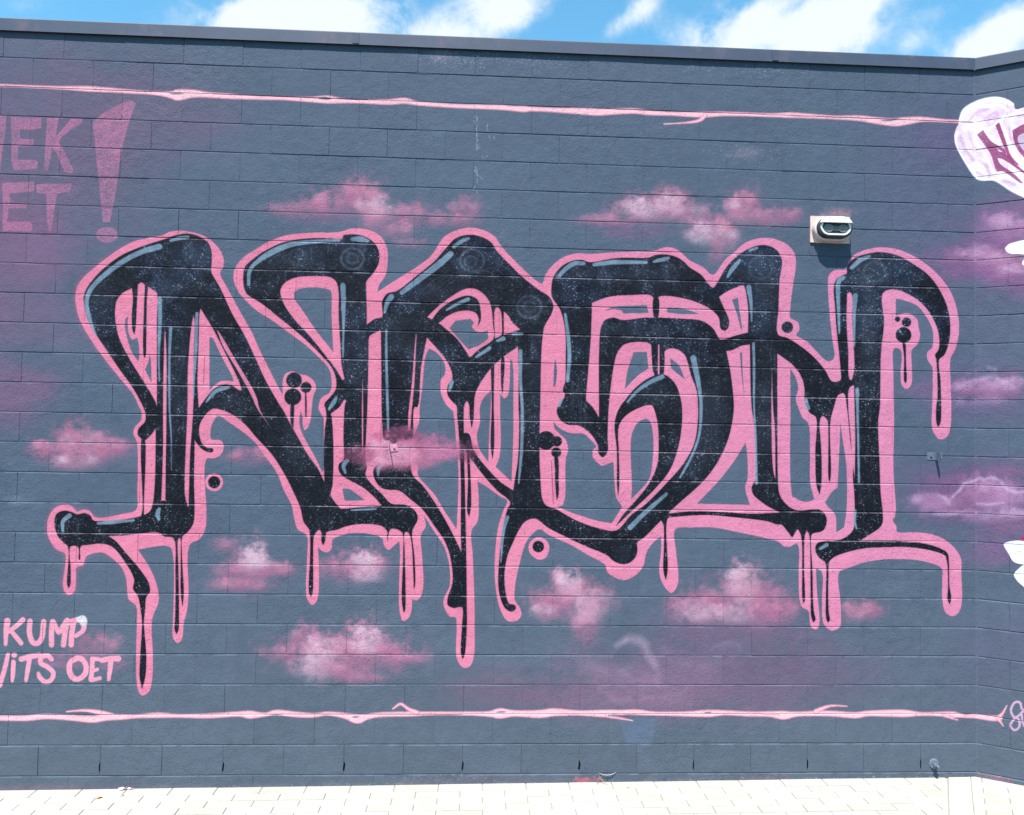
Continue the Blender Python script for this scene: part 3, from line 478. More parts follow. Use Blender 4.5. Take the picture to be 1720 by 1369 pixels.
# blue-grey lights
HL = [[(162, 564, 2), (150, 532, 6), (146, 504, 7), (160, 477, 7), (200, 444, 8), (237, 424, 8), (268, 415, 9)], [(287, 405, 4), (300, 401, 6), (316, 399, 5)], [(269, 502, 6), (269, 540, 6), (267, 592, 4), (268, 640, 2)], [(287, 552, 5), (285, 600, 4), (285, 684, 3), (288, 740, 2), (288, 790, 1.5)],
 [(331, 527, 5), (329, 590, 5), (326, 640, 3), (325, 670, 2)], [(347, 675, 3), (362, 658, 6), (384, 651, 5)], [(268, 855, 5), (265, 863, 7), (267, 872, 5)], [(165, 879, 4), (190, 877, 6), (225, 874, 3)], [(117, 866, 7), (106, 876, 6), (106, 893, 4)],
 [(418, 478, 5), (419, 458, 6), (428, 444, 6), (455, 425, 9), (490, 411, 8), (530, 406, 6), (570, 404, 4)], [(592, 402, 6), (605, 402, 9), (618, 405, 5)], [(576, 480, 8), (577, 510, 7), (577, 550, 4), (576, 600, 2)], [(565, 668, 4), (560, 677, 7), (553, 687, 4)], [(583, 774, 6), (577, 783, 6), (580, 794, 4)], [(590, 857, 2), (610, 856, 3), (632, 855, 2)],
 [(757, 427, 9), (735, 446, 10), (705, 469, 9), (675, 492, 7)], [(787, 401, 4), (775, 406, 6), (762, 415, 5)], [(657, 499, 9), (650, 510, 7), (646, 525, 4)], [(649, 555, 3), (649, 600, 4), (651, 684, 4), (652, 724, 3)], [(786, 503, 6), (770, 510, 5), (750, 521, 3)], [(845, 569, 7), (835, 573, 4)], [(822, 585, 6), (800, 600, 4)],
 [(759, 642, 6), (755, 655, 5)], [(642, 777, 7), (636, 787, 6), (635, 798, 3)], [(852, 869, 6), (845, 894, 5), (841, 944, 2)], [(874, 590, 6), (874, 640, 5), (877, 690, 5), (876, 750, 5), (873, 790, 4), (871, 812, 2)], [(862, 561, 5), (877, 561, 4)],
 [(938, 465, 5), (950, 452, 7), (965, 443, 7), (980, 443, 6)], [(998, 445, 6), (1030, 441, 7), (1085, 441, 5)], [(1098, 440, 4), (1110, 437, 6), (1122, 434, 5)], [(949, 528, 4), (954, 565, 6), (956, 600, 6), (953, 640, 5)], [(943, 672, 4), (939, 682, 4)], [(1112, 633, 7), (1090, 643, 6), (1070, 657, 5), (1054, 675, 3)],
 [(1164, 602, 9), (1170, 630, 8), (1176, 665, 5), (1177, 690, 5), (1174, 730, 4), (1162, 765, 4), (1142, 802, 3)], [(1119, 830, 5), (1090, 855, 7), (1072, 872, 7), (1058, 886, 8)], [(1242, 438, 5), (1230, 452, 7), (1222, 465, 4)], [(1259, 421, 4), (1271, 417, 4)], [(1257, 483, 8), (1261, 510, 5), (1262, 540, 2)],
 [(1265, 577, 4), (1266, 620, 4), (1266, 684, 3), (1269, 740, 3), (1270, 812, 4)], [(1353, 672, 5), (1357, 686, 6)], [(1460, 431, 4), (1445, 437, 7), (1430, 450, 6)], [(1416, 467, 6), (1408, 474, 7), (1407, 500, 6), (1409, 560, 3)], [(1436, 497, 8), (1434, 530, 5), (1434, 580, 3)], [(1439, 655, 6), (1440, 700, 4), (1442, 810, 3)],
 [(1436, 858, 4), (1435, 875, 4), (1438, 888, 3)], [(1378, 921, 5), (1388, 915, 6)], [(1509, 553, 2), (1512, 558, 3)]]
for h in HL:
    rg, m = stroke_mask([(x, y, w * 1.12) for x, y, w in h], .7); k = .85 + .4 * (NOISE2[rg] - .4); put(rg, np.clip(m * k, 0, 1), (146, 174, 198), .95)
rg, m = stroke_mask([(365, 556, 1), (390, 600, 2.5), (420, 655, 2.5), (436, 690, 1)], .6); put(rg, m, (216, 130, 168), .6)
# pink puff sprayed over the foot of the letters
for (x, y, rx, ry, c, al) in [(672, 736, 40, 22, (186, 92, 130), .9), (640, 764, 34, 26, (244, 150, 184), 1), (668, 762, 44, 20, (240, 150, 184), 1), (645, 760, 26, 20, (252, 176, 206), .9), (700, 762, 60, 20, (226, 130, 168), .95), (735, 752, 50, 20, (206, 116, 156), .9), (740, 758, 34, 13, (224, 138, 176), .8), (602, 764, 26, 17, (180, 92, 128), .75), (690, 780, 36, 11, (214, 120, 156), .7), (672, 765, 30, 14, (250, 170, 200), .8), (785, 758, 16, 18, (140, 64, 96), .6)]:
    haze(x, y, rx, ry, c, al, 1.2, .5, .08, .62)

# speckle: sun glints on rough black painted as pale flecks; dark flecks for pits elsewhere
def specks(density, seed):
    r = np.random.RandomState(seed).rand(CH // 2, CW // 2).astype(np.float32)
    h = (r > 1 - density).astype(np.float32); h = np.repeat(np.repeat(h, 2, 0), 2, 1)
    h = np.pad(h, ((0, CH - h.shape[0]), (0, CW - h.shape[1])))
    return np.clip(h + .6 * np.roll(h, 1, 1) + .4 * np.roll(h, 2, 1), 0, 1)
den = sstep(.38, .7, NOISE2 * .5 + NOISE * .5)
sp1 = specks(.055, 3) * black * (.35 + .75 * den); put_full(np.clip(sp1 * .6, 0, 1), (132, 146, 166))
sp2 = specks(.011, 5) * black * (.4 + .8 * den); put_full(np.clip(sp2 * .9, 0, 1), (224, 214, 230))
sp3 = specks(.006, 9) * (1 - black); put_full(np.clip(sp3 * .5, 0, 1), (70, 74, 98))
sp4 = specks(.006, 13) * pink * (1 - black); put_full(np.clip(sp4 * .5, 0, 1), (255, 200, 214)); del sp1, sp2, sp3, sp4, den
del glow, pink

# ---- right edge: white bubbles with magenta letters, petals, cursive
BUB = '1605,217 1610,207 1610,200 1615,190 1627,177 1647,169 1672,164 1692,167 1702,175 1706,184 1725,180 1760,184 1785,215 1795,260 1790,310 1760,345 1735,338 1712,329 1702,322 1685,312 1670,304 1655,304 1640,301 1625,280 1610,257 1602,232'
rg, m = poly_mask(BUB); put(rg, m, (284, 264, 282)); bub = (rg, m)
nn = sstep(.35, .65, NOISE2[rg] * .6 + NOISE[rg] * .4); put(rg, m * nn, (250, 206, 240), .6)
for p in ([(1608, 222, 3), (1605, 240, 3), (1615, 262, 3), (1640, 299, 4), (1670, 303, 3), (1700, 321, 4), (1725, 332, 4)], [(1612, 205, 6), (1620, 186, 8), (1645, 172, 8), (1675, 167, 8), (1700, 176, 6)], [(1622, 215, 4), (1650, 222, 5), (1675, 208, 5), (1690, 196, 4), (1720, 190, 4)],
          [(1636, 236, 3), (1655, 262, 3), (1668, 290, 4)], [(1655, 222, 4), (1672, 240, 5), (1680, 246, 3)], [(1682, 208, 4), (1692, 232, 5), (1702, 258, 5), (1720, 282, 5)], [(1680, 300, 5), (1700, 302, 5), (1712, 312, 4)], [(1716, 318, 7), (1724, 312, 7)], [(1640, 180, 5), (1680, 178, 4), (1692, 186, 4)], [(1642, 265, 2), (1652, 280, 2), (1652, 292, 2)], [(1700, 200, 3), (1700, 230, 3)], [(1608, 250, 2), (1622, 275, 2), (1636, 290, 2)]):
    r2, m2 = stroke_mask(p, 1.2); put(r2, m2, (290, 286, 290), .95)
for p in ([(1626, 205, 3), (1640, 190, 4), (1660, 184, 4)], [(1655, 200, 10), (1672, 194, 12)], [(1612, 230, 5), (1620, 250, 6), (1634, 270, 6)], [(1645, 270, 4), (1658, 282, 5), (1662, 296, 3)], [(1640, 290, 4), (1652, 296, 4)], [(1686, 303, 5), (1704, 311, 6)], [(1695, 215, 4), (1698, 236, 4)], [(1626, 222, 2), (1632, 240, 2), (1640, 258, 2)], [(1710, 196, 5), (1730, 192, 5)]):
    r2, m2 = stroke_mask(p, 1.8); put(r2, m2, (232, 176, 220), .5)
MG = (164, 74, 126)
for s in ['1641,227 1651,219 1665,238 1683,248 1687,251 1692,262 1686,257 1674,249 1678,255 1688,257 1694,262 1705,275 1722,290 1740,303 1740,312 1724,296 1700,278 1684,268 1675,266 1680,276 1700,290 1718,308 1714,308 1694,294 1683,288 1675,289 1672,284 1665,262 1655,246',
          '1672,211 1678,206 1686,228 1692,246 1698,262 1712,278 1700,276 1688,252 1680,232', '1700,220 1722,208 1745,204 1770,215 1778,245 1770,275 1750,285 1730,274 1712,256 1703,238']:
    r2, m2 = poly_mask(s, True, 40); put(r2, m2 * (.85 + .3 * (NOISE2[r2] - .5)), MG)
r2, m2 = poly_mask('1709,232 1715,226 1735,222 1755,232 1758,252 1748,266 1735,264 1716,250'); put(r2, m2, (240, 208, 236))
for (x, y) in [(1648, 227), (1651, 237), (1653, 242), (1657, 238), (1670, 270), (1669, 277), (1675, 285), (1703, 222), (1709, 248), (1718, 262), (1691, 261), (1704, 298), (1690, 259), (1672, 212), (1705, 275)]:
    r2, m2 = disc(x, y, .9); put(r2, m2, (244, 190, 224), .8)
for s in ['1688,418 1694,411 1705,407 1730,402 1760,404 1762,424 1740,430 1712,427 1700,427 1692,424', '1717,440 1722,436 1740,440 1736,452 1722,448 1717,444',
          '1686,914 1694,910 1708,908 1725,910 1745,920 1748,945 1725,948 1712,947 1702,943 1694,930', '1703,965 1710,956 1722,948 1750,955 1760,990 1735,1000 1720,986 1708,975']:
    r2, m2 = poly_mask(s); put(r2, m2, (286, 288, 290))
r2, m2 = poly_mask('1714,907 1720,900 1735,896 1740,910 1724,910'); put(r2, m2, (214, 52, 96))
r2, m2 = stroke_mask([(1704, 930, 2), (1712, 926, 2), (1724, 930, 2)], 1.5); put(r2, m2, (206, 222, 240), .7)
r2, m2 = stroke_mask([(1700, 915, 1), (1712, 914, 1), (1724, 914, 1)], 1.0); put(r2, m2, (206, 222, 240), .6)
brush([[(1716, 1190, 4), (1713, 1180, 4), (1704, 1180, 4), (1698, 1192, 4), (1702, 1203, 4), (1711, 1208, 4), (1712, 1220, 4), (1704, 1226, 4), (1697, 1218, 4), (1703, 1208, 4), (1714, 1199, 4), (1720, 1192, 4)],
       [(1716, 1200, 3.5), (1718, 1214, 3.5), (1724, 1220, 3.5), (1732, 1196, 3.5), (1740, 1218, 3.5), (1760, 1196, 3.5), (1766, 1220, 3.5)]], 4, (240, 190, 226))

# overspray above the lamp, specks and splashes along the foot of the wall
for k in range(26):
    x = 1378 + k * 1.95; h = 4 + 9 * rng.rand() * (.4 + k / 26)
    rg, m = stroke_mask([(x, 366, 3), (x, 366 - h, 1)], 1.4); put(rg, m, (226, 170, 180), .5)
haze(1410, 356, 30, 8, (190, 140, 160), .5)
ft = lambda x: 1329.5 - 21 * x / 1646 if x < 1646 else 1308 + (x - 1646) * .15
for (x0, x1, h, c, a, n) in [(0, 260, 10, (170, 110, 134), .6, 90), (660, 900, 16, (176, 176, 192), .5, 160), (240, 500, 4, (210, 200, 204), .7, 40), (960, 1010, 10, (244, 120, 130), .9, 60), (1240, 1330, 9, (236, 130, 146), .7, 70), (1640, 1700, 8, (230, 110, 140), .8, 60), (1000, 1640, 5, (214, 210, 214), .7, 120), (500, 760, 5, (214, 210, 214), .7, 60)]:
    for k in range(n):
        x = x0 + (x1 - x0) * rng.rand(); y = ft(x) - h * rng.rand() ** 1.6 * 1.3; r = .5 + 1.1 * rng.rand()
        rg, m = stroke_mask([(x, y, r * 1.6), (x + 1 + 2 * rng.rand(), y + rng.rand() - .5, r)], .6); put(rg, m, c, a * (.4 + .6 * rng.rand()))
haze(60, 1324, 110, 7, (150, 104, 134), .6); haze(985, 1311, 22, 6, (236, 116, 130), .7, 1.0, .8, .2, 1); haze(1668, 1309, 18, 4, (230, 112, 140), .7, 1.0, .6, .15, 1); haze(1285, 1314, 40, 4, (228, 124, 140), .7); haze(820, 1310, 120, 8, (134, 112, 130), .4); haze(210, 1322, 26, 4, (160, 110, 134), .6)
for k in range(60):                                      # dust and splashes at the foot
    x = -200 + 1900 * rng.rand(); haze(x, ft(x) - 3 - 4 * rng.rand(), 14 + 30 * rng.rand(), 4 + 4 * rng.rand(), (132, 134, 142), .28, 1.0, .6, .1, .9)
# chalky runs at the column near the middle, and white grout nicks
for k in range(34):
    x = 800 + 44 * (rng.rand() ** 1.5) * rng.choice([0, 1], p=[.6, .4]) + rng.randn() * 1.5; y = 175 + rng.rand() * 150
    rg, m = stroke_mask([(x, y, 1.2), (x + rng.randn() * 2, y + 3 + 4 * rng.rand(), .8)], .5); put(rg, m, (206, 216, 232), .6)
for (cx, cy_, n) in [(800, 100, 130), (735, 98, 150), (900, 102, 50), (1290, 118, 70), (1250, 258, 90), (1180, 112, 50), (890, 105, 40)]:
    for k in range(n):
        x = cx + rng.randn() * 30; y = cy_ + rng.randn() * 9
        rg, m = stroke_mask([(x, y, 1), (x + 1.5, y - 1, .7)], .5); put(rg, m, (176, 186, 206), .55)

# ---- transfer to the walls: one texture per wall, in metres
K_LIGHT = np.array([2.5, 2.5, 2.5], np.float32)       # display brightness of a white wall in this sun
def to_lin(c): c = c / 255.0; return np.where(c <= .04045, c / 12.92, ((c + .055) / 1.055) ** 2.4)
def to_srgb(c): return np.where(c <= .0031308, c * 12.92, 1.055 * np.power(np.maximum(c, 1e-6), 1 / 2.4) - .055)
PPM = 420
def wall_image(name, org, e, s0, s1, z0, z1):
    """paint of the plane through org along e, s in [s0, s1], heights [z0, z1]"""
    w, h = int((s1 - s0) * PPM), int((z1 - z0) * PPM)
    out = np.empty((h, w, 4), np.float32); out[:, :, 3] = 1
    sv = s0 + (np.arange(w) + .5) / PPM
    for r0 in range(0, h, 256):
        r1 = min(r0 + 256, h)
        zv = z0 + (np.arange(r0, r1) + .5) / PPM
        P = (org + sv[None, :, None] * e + zv[:, None, None] * np.array([0, 0, 1.0])) - CAM
        D = P @ FWD
        X = ((860 + FPX * (P @ RGT) / D) + OX) * S - .5; Y = ((684.5 - FPX * (P @ UPV) / D) + OY) * S - .5
        X = np.clip(X, 0, CW - 2); Y = np.clip(Y, 0, CH - 2)
        xi = X.astype(int); yi = Y.astype(int); fx = (X - xi)[:, :, None]; fy = (Y - yi)[:, :, None]
        c = (canvas[yi, xi] * (1 - fx) + canvas[yi, xi + 1] * fx) * (1 - fy) + (canvas[yi + 1, xi] * (1 - fx) + canvas[yi + 1, xi + 1] * fx) * fy
        bk = black[yi, xi]
        # ledges the black spray missed, and their sunlit edge painted as a pale line
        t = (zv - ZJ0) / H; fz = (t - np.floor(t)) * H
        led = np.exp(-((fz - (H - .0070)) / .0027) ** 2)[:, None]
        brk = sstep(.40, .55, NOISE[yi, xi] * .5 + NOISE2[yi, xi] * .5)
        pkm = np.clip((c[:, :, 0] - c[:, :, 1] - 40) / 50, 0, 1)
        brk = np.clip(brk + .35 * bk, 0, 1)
        low = (.55 - .30 * np.clip((zv - .5) / 3.5, 0, 1))[:, None]     # painted lit line stronger low down, where ledges are seen from above
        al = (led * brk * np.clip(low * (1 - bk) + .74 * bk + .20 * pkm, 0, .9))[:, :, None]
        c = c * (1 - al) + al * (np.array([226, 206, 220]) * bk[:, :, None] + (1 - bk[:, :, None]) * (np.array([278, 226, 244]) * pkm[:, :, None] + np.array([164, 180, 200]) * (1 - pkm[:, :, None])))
        out[r0:r1, :, :3] = to_srgb(np.clip(to_lin(np.clip(c, 0, 290)) / K_LIGHT, 0, .90))
    im = bpy.data.images.new(name, w, h, alpha=False)
    im.pixels.foreach_set(out.ravel())
    im.update(); im.pack()
    return im
# ------------------------------------------------------------------ materials
def mat(name, base, rough=.6, metal=0.0, noise=None, bump=None, spec=.5):
    """noise = (scale, amount) tonal variation, bump = (scale, distance m)"""
    m = bpy.data.materials.new(name); m.use_nodes = True
    N, L = m.node_tree.nodes, m.node_tree.links
    b = N['Principled BSDF']; b.inputs['Roughness'].default_value = rough; b.inputs['Metallic'].default_value = metal
    b.inputs['Specular IOR Level'].default_value = spec
    g = N.new('ShaderNodeNewGeometry')
    if isinstance(base, tuple):
        b.inputs['Base Color'].default_value = (*base, 1)
    if noise:
        n = N.new('ShaderNodeTexNoise'); n.inputs['Scale'].default_value = noise[0]; n.inputs['Detail'].default_value = 6; n.inputs['Roughness'].default_value = .65
        L.new(g.outputs['Position'], n.inputs['Vector'])
        r = N.new('ShaderNodeMapRange'); L.new(n.outputs['Fac'], r.inputs['Value'])
        r.inputs['From Min'].default_value = .3; r.inputs['From Max'].default_value = .7
        r.inputs['To Min'].default_value = 1 - noise[1]; r.inputs['To Max'].default_value = 1 + noise[1]
        v = N.new('ShaderNodeVectorMath'); v.operation = 'SCALE'; v.inputs[0].default_value = base; L.new(r.outputs[0], v.inputs['Scale'])
        L.new(v.outputs[0], b.inputs['Base Color'])
    if bump:
        n = N.new('ShaderNodeTexNoise'); n.inputs['Scale'].default_value = bump[0]; n.inputs['Detail'].default_value = 5
        L.new(g.outputs['Position'], n.inputs['Vector'])
        q = N.new('ShaderNodeBump'); q.inputs['Distance'].default_value = bump[1]; q.inputs['Strength'].default_value = 1
        L.new(n.outputs['Fac'], q.inputs['Height']); L.new(q.outputs[0], b.inputs['Normal'])
    return m
def wall_material(name, im, org, e, s0, s1, z0, z1):
    m = bpy.data.materials.new(name); m.use_nodes = True
    N, L = m.node_tree.nodes, m.node_tree.links
    b = N['Principled BSDF']
    g = N.new('ShaderNodeNewGeometry')
    def vm(op, a, c):
        n = N.new('ShaderNodeVectorMath'); n.operation = op; L.new(a, n.inputs[0]); n.inputs[1].default_value = c; return n
    rel = vm('SUBTRACT', g.outputs['Position'], tuple(org))
    s = vm('DOT_PRODUCT', rel.outputs[0], tuple(e / (s1 - s0)))
    z = vm('DOT_PRODUCT', rel.outputs[0], (0, 0, 1 / (z1 - z0)))
    def add(a, c):
        n = N.new('ShaderNodeMath'); n.operation = 'ADD'; L.new(a, n.inputs[0]); n.inputs[1].default_value = c; return n.outputs[0]
    cb = N.new('ShaderNodeCombineXYZ'); L.new(add(s.outputs['Value'], -s0 / (s1 - s0)), cb.inputs[0]); L.new(add(z.outputs['Value'], -z0 / (z1 - z0)), cb.inputs[1])
    t = N.new('ShaderNodeTexImage'); t.image = im; t.interpolation = 'Cubic'; t.extension = 'EXTEND'; L.new(cb.outputs[0], t.inputs[0])
    # block-to-block difference of the rolled paint, and a slow mottling
    oi = N.new('ShaderNodeObjectInfo')
    no = N.new('ShaderNodeTexNoise'); L.new(g.outputs['Position'], no.inputs['Vector']); no.inputs['Scale'].default_value = 9; no.inputs['Detail'].default_value = 7; no.inputs['Roughness'].default_value = .7
    def mr(v, a, c, d, f):
        n = N.new('ShaderNodeMapRange'); L.new(v, n.inputs['Value'])
        for k, x in zip(('From Min', 'From Max', 'To Min', 'To Max'), (a, c, d, f)): n.inputs[k].default_value = x
        return n.outputs[0]
    k1 = mr(oi.outputs['Random'], 0, 1, .965, 1.035); k2 = mr(no.outputs['Fac'], .3, .7, .93, 1.07)
    mm = N.new('ShaderNodeMath'); mm.operation = 'MULTIPLY'; L.new(k1, mm.inputs[0]); L.new(k2, mm.inputs[1])
    sc = N.new('ShaderNodeVectorMath'); sc.operation = 'SCALE'; L.new(t.outputs[0], sc.inputs[0]); L.new(mm.outputs[0], sc.inputs['Scale'])
    L.new(sc.outputs[0], b.inputs['Base Color'])
    rr = mr(no.outputs['Fac'], .3, .7, .6, .8); L.new(rr, b.inputs['Roughness'])
    b.inputs['Specular IOR Level'].default_value = .1
    # relief of the concrete under the paint: sandy grain, pits, and slow waviness
    n1 = N.new('ShaderNodeTexNoise'); L.new(g.outputs['Position'], n1.inputs['Vector']); n1.inputs['Scale'].default_value = 85; n1.inputs['Detail'].default_value = 4; n1.inputs['Roughness'].default_value = .6
    v1 = N.new('ShaderNodeTexVoronoi'); L.new(g.outputs['Position'], v1.inputs['Vector']); v1.inputs['Scale'].default_value = 55
    pit = mr(v1.outputs['Distance'], .0, .22, -1.6, 0)
    sel = N.new('ShaderNodeTexNoise'); L.new(g.outputs['Position'], sel.inputs['Vector']); sel.inputs['Scale'].default_value = 22
    pm = N.new('ShaderNodeMath'); pm.operation = 'MULTIPLY'; L.new(pit, pm.inputs[0]); L.new(mr(sel.outputs['Fac'], .52, .66, 0, 1), pm.inputs[1])
    n2 = N.new('ShaderNodeTexNoise'); L.new(g.outputs['Position'], n2.inputs['Vector']); n2.inputs['Scale'].default_value = 14; n2.inputs['Detail'].default_value = 3
    s1_ = N.new('ShaderNodeMath'); s1_.operation = 'MULTIPLY_ADD'; L.new(n2.outputs['Fac'], s1_.inputs[0]); s1_.inputs[1].default_value = 1.6; L.new(n1.outputs['Fac'], s1_.inputs[2])
    s2_ = N.new('ShaderNodeMath'); s2_.operation = 'ADD'; L.new(s1_.outputs[0], s2_.inputs[0]); L.new(pm.outputs[0], s2_.inputs[1])
    sel2 = N.new('ShaderNodeTexNoise'); L.new(g.outputs['Position'], sel2.inputs['Vector']); sel2.inputs['Scale'].default_value = 1.3; sel2.inputs['Detail'].default_value = 3
    bp = N.new('ShaderNodeBump'); bp.inputs['Distance'].default_value = .0042; L.new(mr(sel2.outputs['Fac'], .35, .65, .45, 1.0), bp.inputs['Strength']); L.new(s2_.outputs[0], bp.inputs['Height'])
    L.new(bp.outputs[0], b.inputs['Normal'])
    return m
Z0, Z1 = -0.12, 5.16
SX0 = -8.9
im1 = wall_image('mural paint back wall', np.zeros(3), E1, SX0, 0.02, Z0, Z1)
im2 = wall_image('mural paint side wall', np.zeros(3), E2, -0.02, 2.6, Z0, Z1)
M_WALL = wall_material('painted block back wall', im1, np.zeros(3), E1, SX0, 0.02, Z0, Z1)
M_SIDE = wall_material('painted block side wall', im2, np.zeros(3), E2, -0.02, 2.6, Z0, Z1)
del canvas, black, NOISE, NOISE2, GRAIN
M_COPE = mat('coping metal', (.038, .050, .080), .55, 0.0, (5, .10), (30, .0004), .25)
def overspray(m, colour, lo, hi):
    N, L = m.node_tree.nodes, m.node_tree.links; b = N['Principled BSDF']; src = b.inputs['Base Color'].links[0].from_socket
    g = N.new('ShaderNodeNewGeometry'); mp = N.new('ShaderNodeMapping'); mp.inputs['Scale'].default_value = (1, .2, .6); L.new(g.outputs['Position'], mp.inputs[0])
    n = N.new('ShaderNodeTexNoise'); n.inputs['Scale'].default_value = 2.3; n.inputs['Detail'].default_value = 6; n.inputs['Roughness'].default_value = .7; L.new(mp.outputs[0], n.inputs['Vector'])
    r = N.new('ShaderNodeMapRange'); L.new(n.outputs['Fac'], r.inputs['Value']); r.inputs['From Min'].default_value = lo; r.inputs['From Max'].default_value = hi
    x = N.new('ShaderNodeMix'); x.data_type = 'RGBA'; L.new(r.outputs[0], x.inputs[0]); L.new(src, x.inputs[6]); x.inputs[7].default_value = (*colour, 1); L.new(x.outputs[2], b.inputs['Base Color'])
overspray(M_COPE, (.13, .085, .105), .54, .80)
M_UNDER = mat('coping soffit', (0.068, 0.082, 0.116), .6)
M_PINKISH = mat('plate with pink overspray', (0.490, 0.340, 0.306), .5, 0, (14, .22), (60, .0006))
M_WHITE = mat('white enamel', (0.530, 0.517, 0.503), .35, 0, (20, .05))
M_BONE = mat('base ring with overspray', (0.449, 0.374, 0.367), .45, 0, (22, .14))
M_RUBBER = mat('black gasket', (.012, .012, .014), .5)
M_DARK = mat('lamp recess', (.012, .012, .015), .5)
M_CHROME = mat('lamp reflector', (.12, .12, .125), .3, .3)
M_GLASS = mat('lamp cover', (.07, .065, .065), .35, 0.0)
M_SCREW = mat('screw steel', (.35, .35, .36), .35, .9)
M_BRGREY = mat('painted bracket', (.075, .095, .130), .5, 0, (60, .2), (120, .0006))
M_BRPINK = mat('bracket with pink overspray', (0.422, 0.177, 0.258), .5, 0, (90, .3), (120, .0006))
M_SLOTDARK = mat('weep slot black', (.004, .004, .006), .9, 0, None, None, .05)  # black stands in for the shade inside open weep gaps
M_LEAF = mat('dry leaf', (.34, .24, .13), .8, 0, (90, .3))
M_FLAKE = mat('paint flake', (0.510, 0.449, 0.462), .7, 0, (60, .1))
M_CURL = mat('old paint curl', (.26, .26, .27), .8)
M_TWIG = mat('dry stalk', (.24, .17, .11), .9)
def paver_material():
    m = mat('concrete paver', (.62, .60, .54), .85, 0, None, (70, .0012), .2)
    N, L = m.node_tree.nodes, m.node_tree.links; b = N['Principled BSDF']
    g = N.new('ShaderNodeNewGeometry'); oi = N.new('ShaderNodeObjectInfo')
    n = N.new('ShaderNodeTexNoise'); n.inputs['Scale'].default_value = 3.2; n.inputs['Detail'].default_value = 8; n.inputs['Roughness'].default_value = .7; L.new(g.outputs['Position'], n.inputs['Vector'])
    n2 = N.new('ShaderNodeTexNoise'); n2.inputs['Scale'].default_value = 60; n2.inputs['Detail'].default_value = 4; L.new(g.outputs['Position'], n2.inputs['Vector'])
    c = N.new('ShaderNodeValToRGB'); L.new(n.outputs['Fac'], c.inputs[0])
    c.color_ramp.elements[0].position = .3; c.color_ramp.elements[0].color = (.285, .266, .232, 1); c.color_ramp.elements[1].position = .7; c.color_ramp.elements[1].color = (.325, .31, .28, 1)
    def mr(v, a, q, d, f):
        k = N.new('ShaderNodeMapRange'); L.new(v, k.inputs['Value'])
        for key, x in zip(('From Min', 'From Max', 'To Min', 'To Max'), (a, q, d, f)): k.inputs[key].default_value = x
        return k.outputs[0]
    mm = N.new('ShaderNodeMath'); mm.operation = 'MULTIPLY'; L.new(mr(oi.outputs['Random'], 0, 1, .95, 1.05), mm.inputs[0]); L.new(mr(n2.outputs['Fac'],   .3, .7, .92, 1.08), mm.inputs[1])
    s = N.new('ShaderNodeVectorMath'); s.operation = 'SCALE'; L.new(c.outputs[0], s.inputs[0]); L.new(mm.outputs[0], s.inputs['Scale']); L.new(s.outputs[0], b.inputs['Base Color'])
    return m
M_PAVER = paver_material()
M_SAND = mat('joint sand', (.20, .19, .17), .95, 0, (40, .2))
M_SLAB = mat('concrete edging', (.34, .325, .29), .85, 0, (6, .12), (60, .001), .2)
M_ASPH = mat('low bounce asphalt', (.05, .05, .052), .9, 0, (8, .2), (90, .003), .2)  # dark tone keeps the unseen ground from bouncing light onto the wall
M_CAULK = mat('sealant', (.040, .056, .080), .85, 0, (20, .1))
M_ROOF = mat('roof membrane', (.35, .35, .35), .8, 0, (3, .1))

# ------------------------------------------------------------------ helpers
def link(o, parent=None):
    COL.objects.link(o)
    if parent is not None: o.parent = parent
    return o
def mesh_obj(name, verts, faces, m, parent=None, smooth_=False, loc=None):
    me = bpy.data.meshes.new(name); me.from_pydata([tuple(v) for v in verts], [], faces); me.update()
    me.materials.append(m)
    if smooth_: me.polygons.foreach_set('use_smooth', [True] * len(me.polygons))
    o = bpy.data.objects.new(name, me); link(o, parent)
    if loc is not None: o.location = loc
    return o
def bm_obj(name, bm, m, parent=None, smooth_=False):
    me = bpy.data.meshes.new(name); bmesh.ops.recalc_face_normals(bm, faces=bm.faces[:]); bm.to_mesh(me); bm.free(); me.materials.append(m)
    if smooth_: me.polygons.foreach_set('use_smooth', [True] * len(me.polygons))
    return link(bpy.data.objects.new(name, me), parent)
def empty(name, loc=(0, 0, 0), rot=(0, 0, 0)):
    o = bpy.data.objects.new(name, None); o.location = loc; o.rotation_euler = rot; o.empty_display_size = .1
    return link(o)
def tag(o, label=None, cat=None, group=None, kind=None):
    for k, v in (('label', label), ('category', cat), ('group', group), ('kind', kind)):
        if v: o[k] = v
    return o
def add_box(bm, x0, x1, y0, y1, z0, z1, bev=0.0):
    r = bmesh.ops.create_cube(bm, size=1.0)
    vs = r['verts']
    bmesh.ops.scale(bm, vec=(x1 - x0, y1 - y0, z1 - z0), verts=vs)
    bmesh.ops.translate(bm, vec=((x0 + x1) / 2, (y0 + y1) / 2, (z0 + z1) / 2), verts=vs)
    if bev:
        es = list({e for v in vs for e in v.link_edges})
        bmesh.ops.bevel(bm, geom=es, offset=bev, segments=2, affect='EDGES')

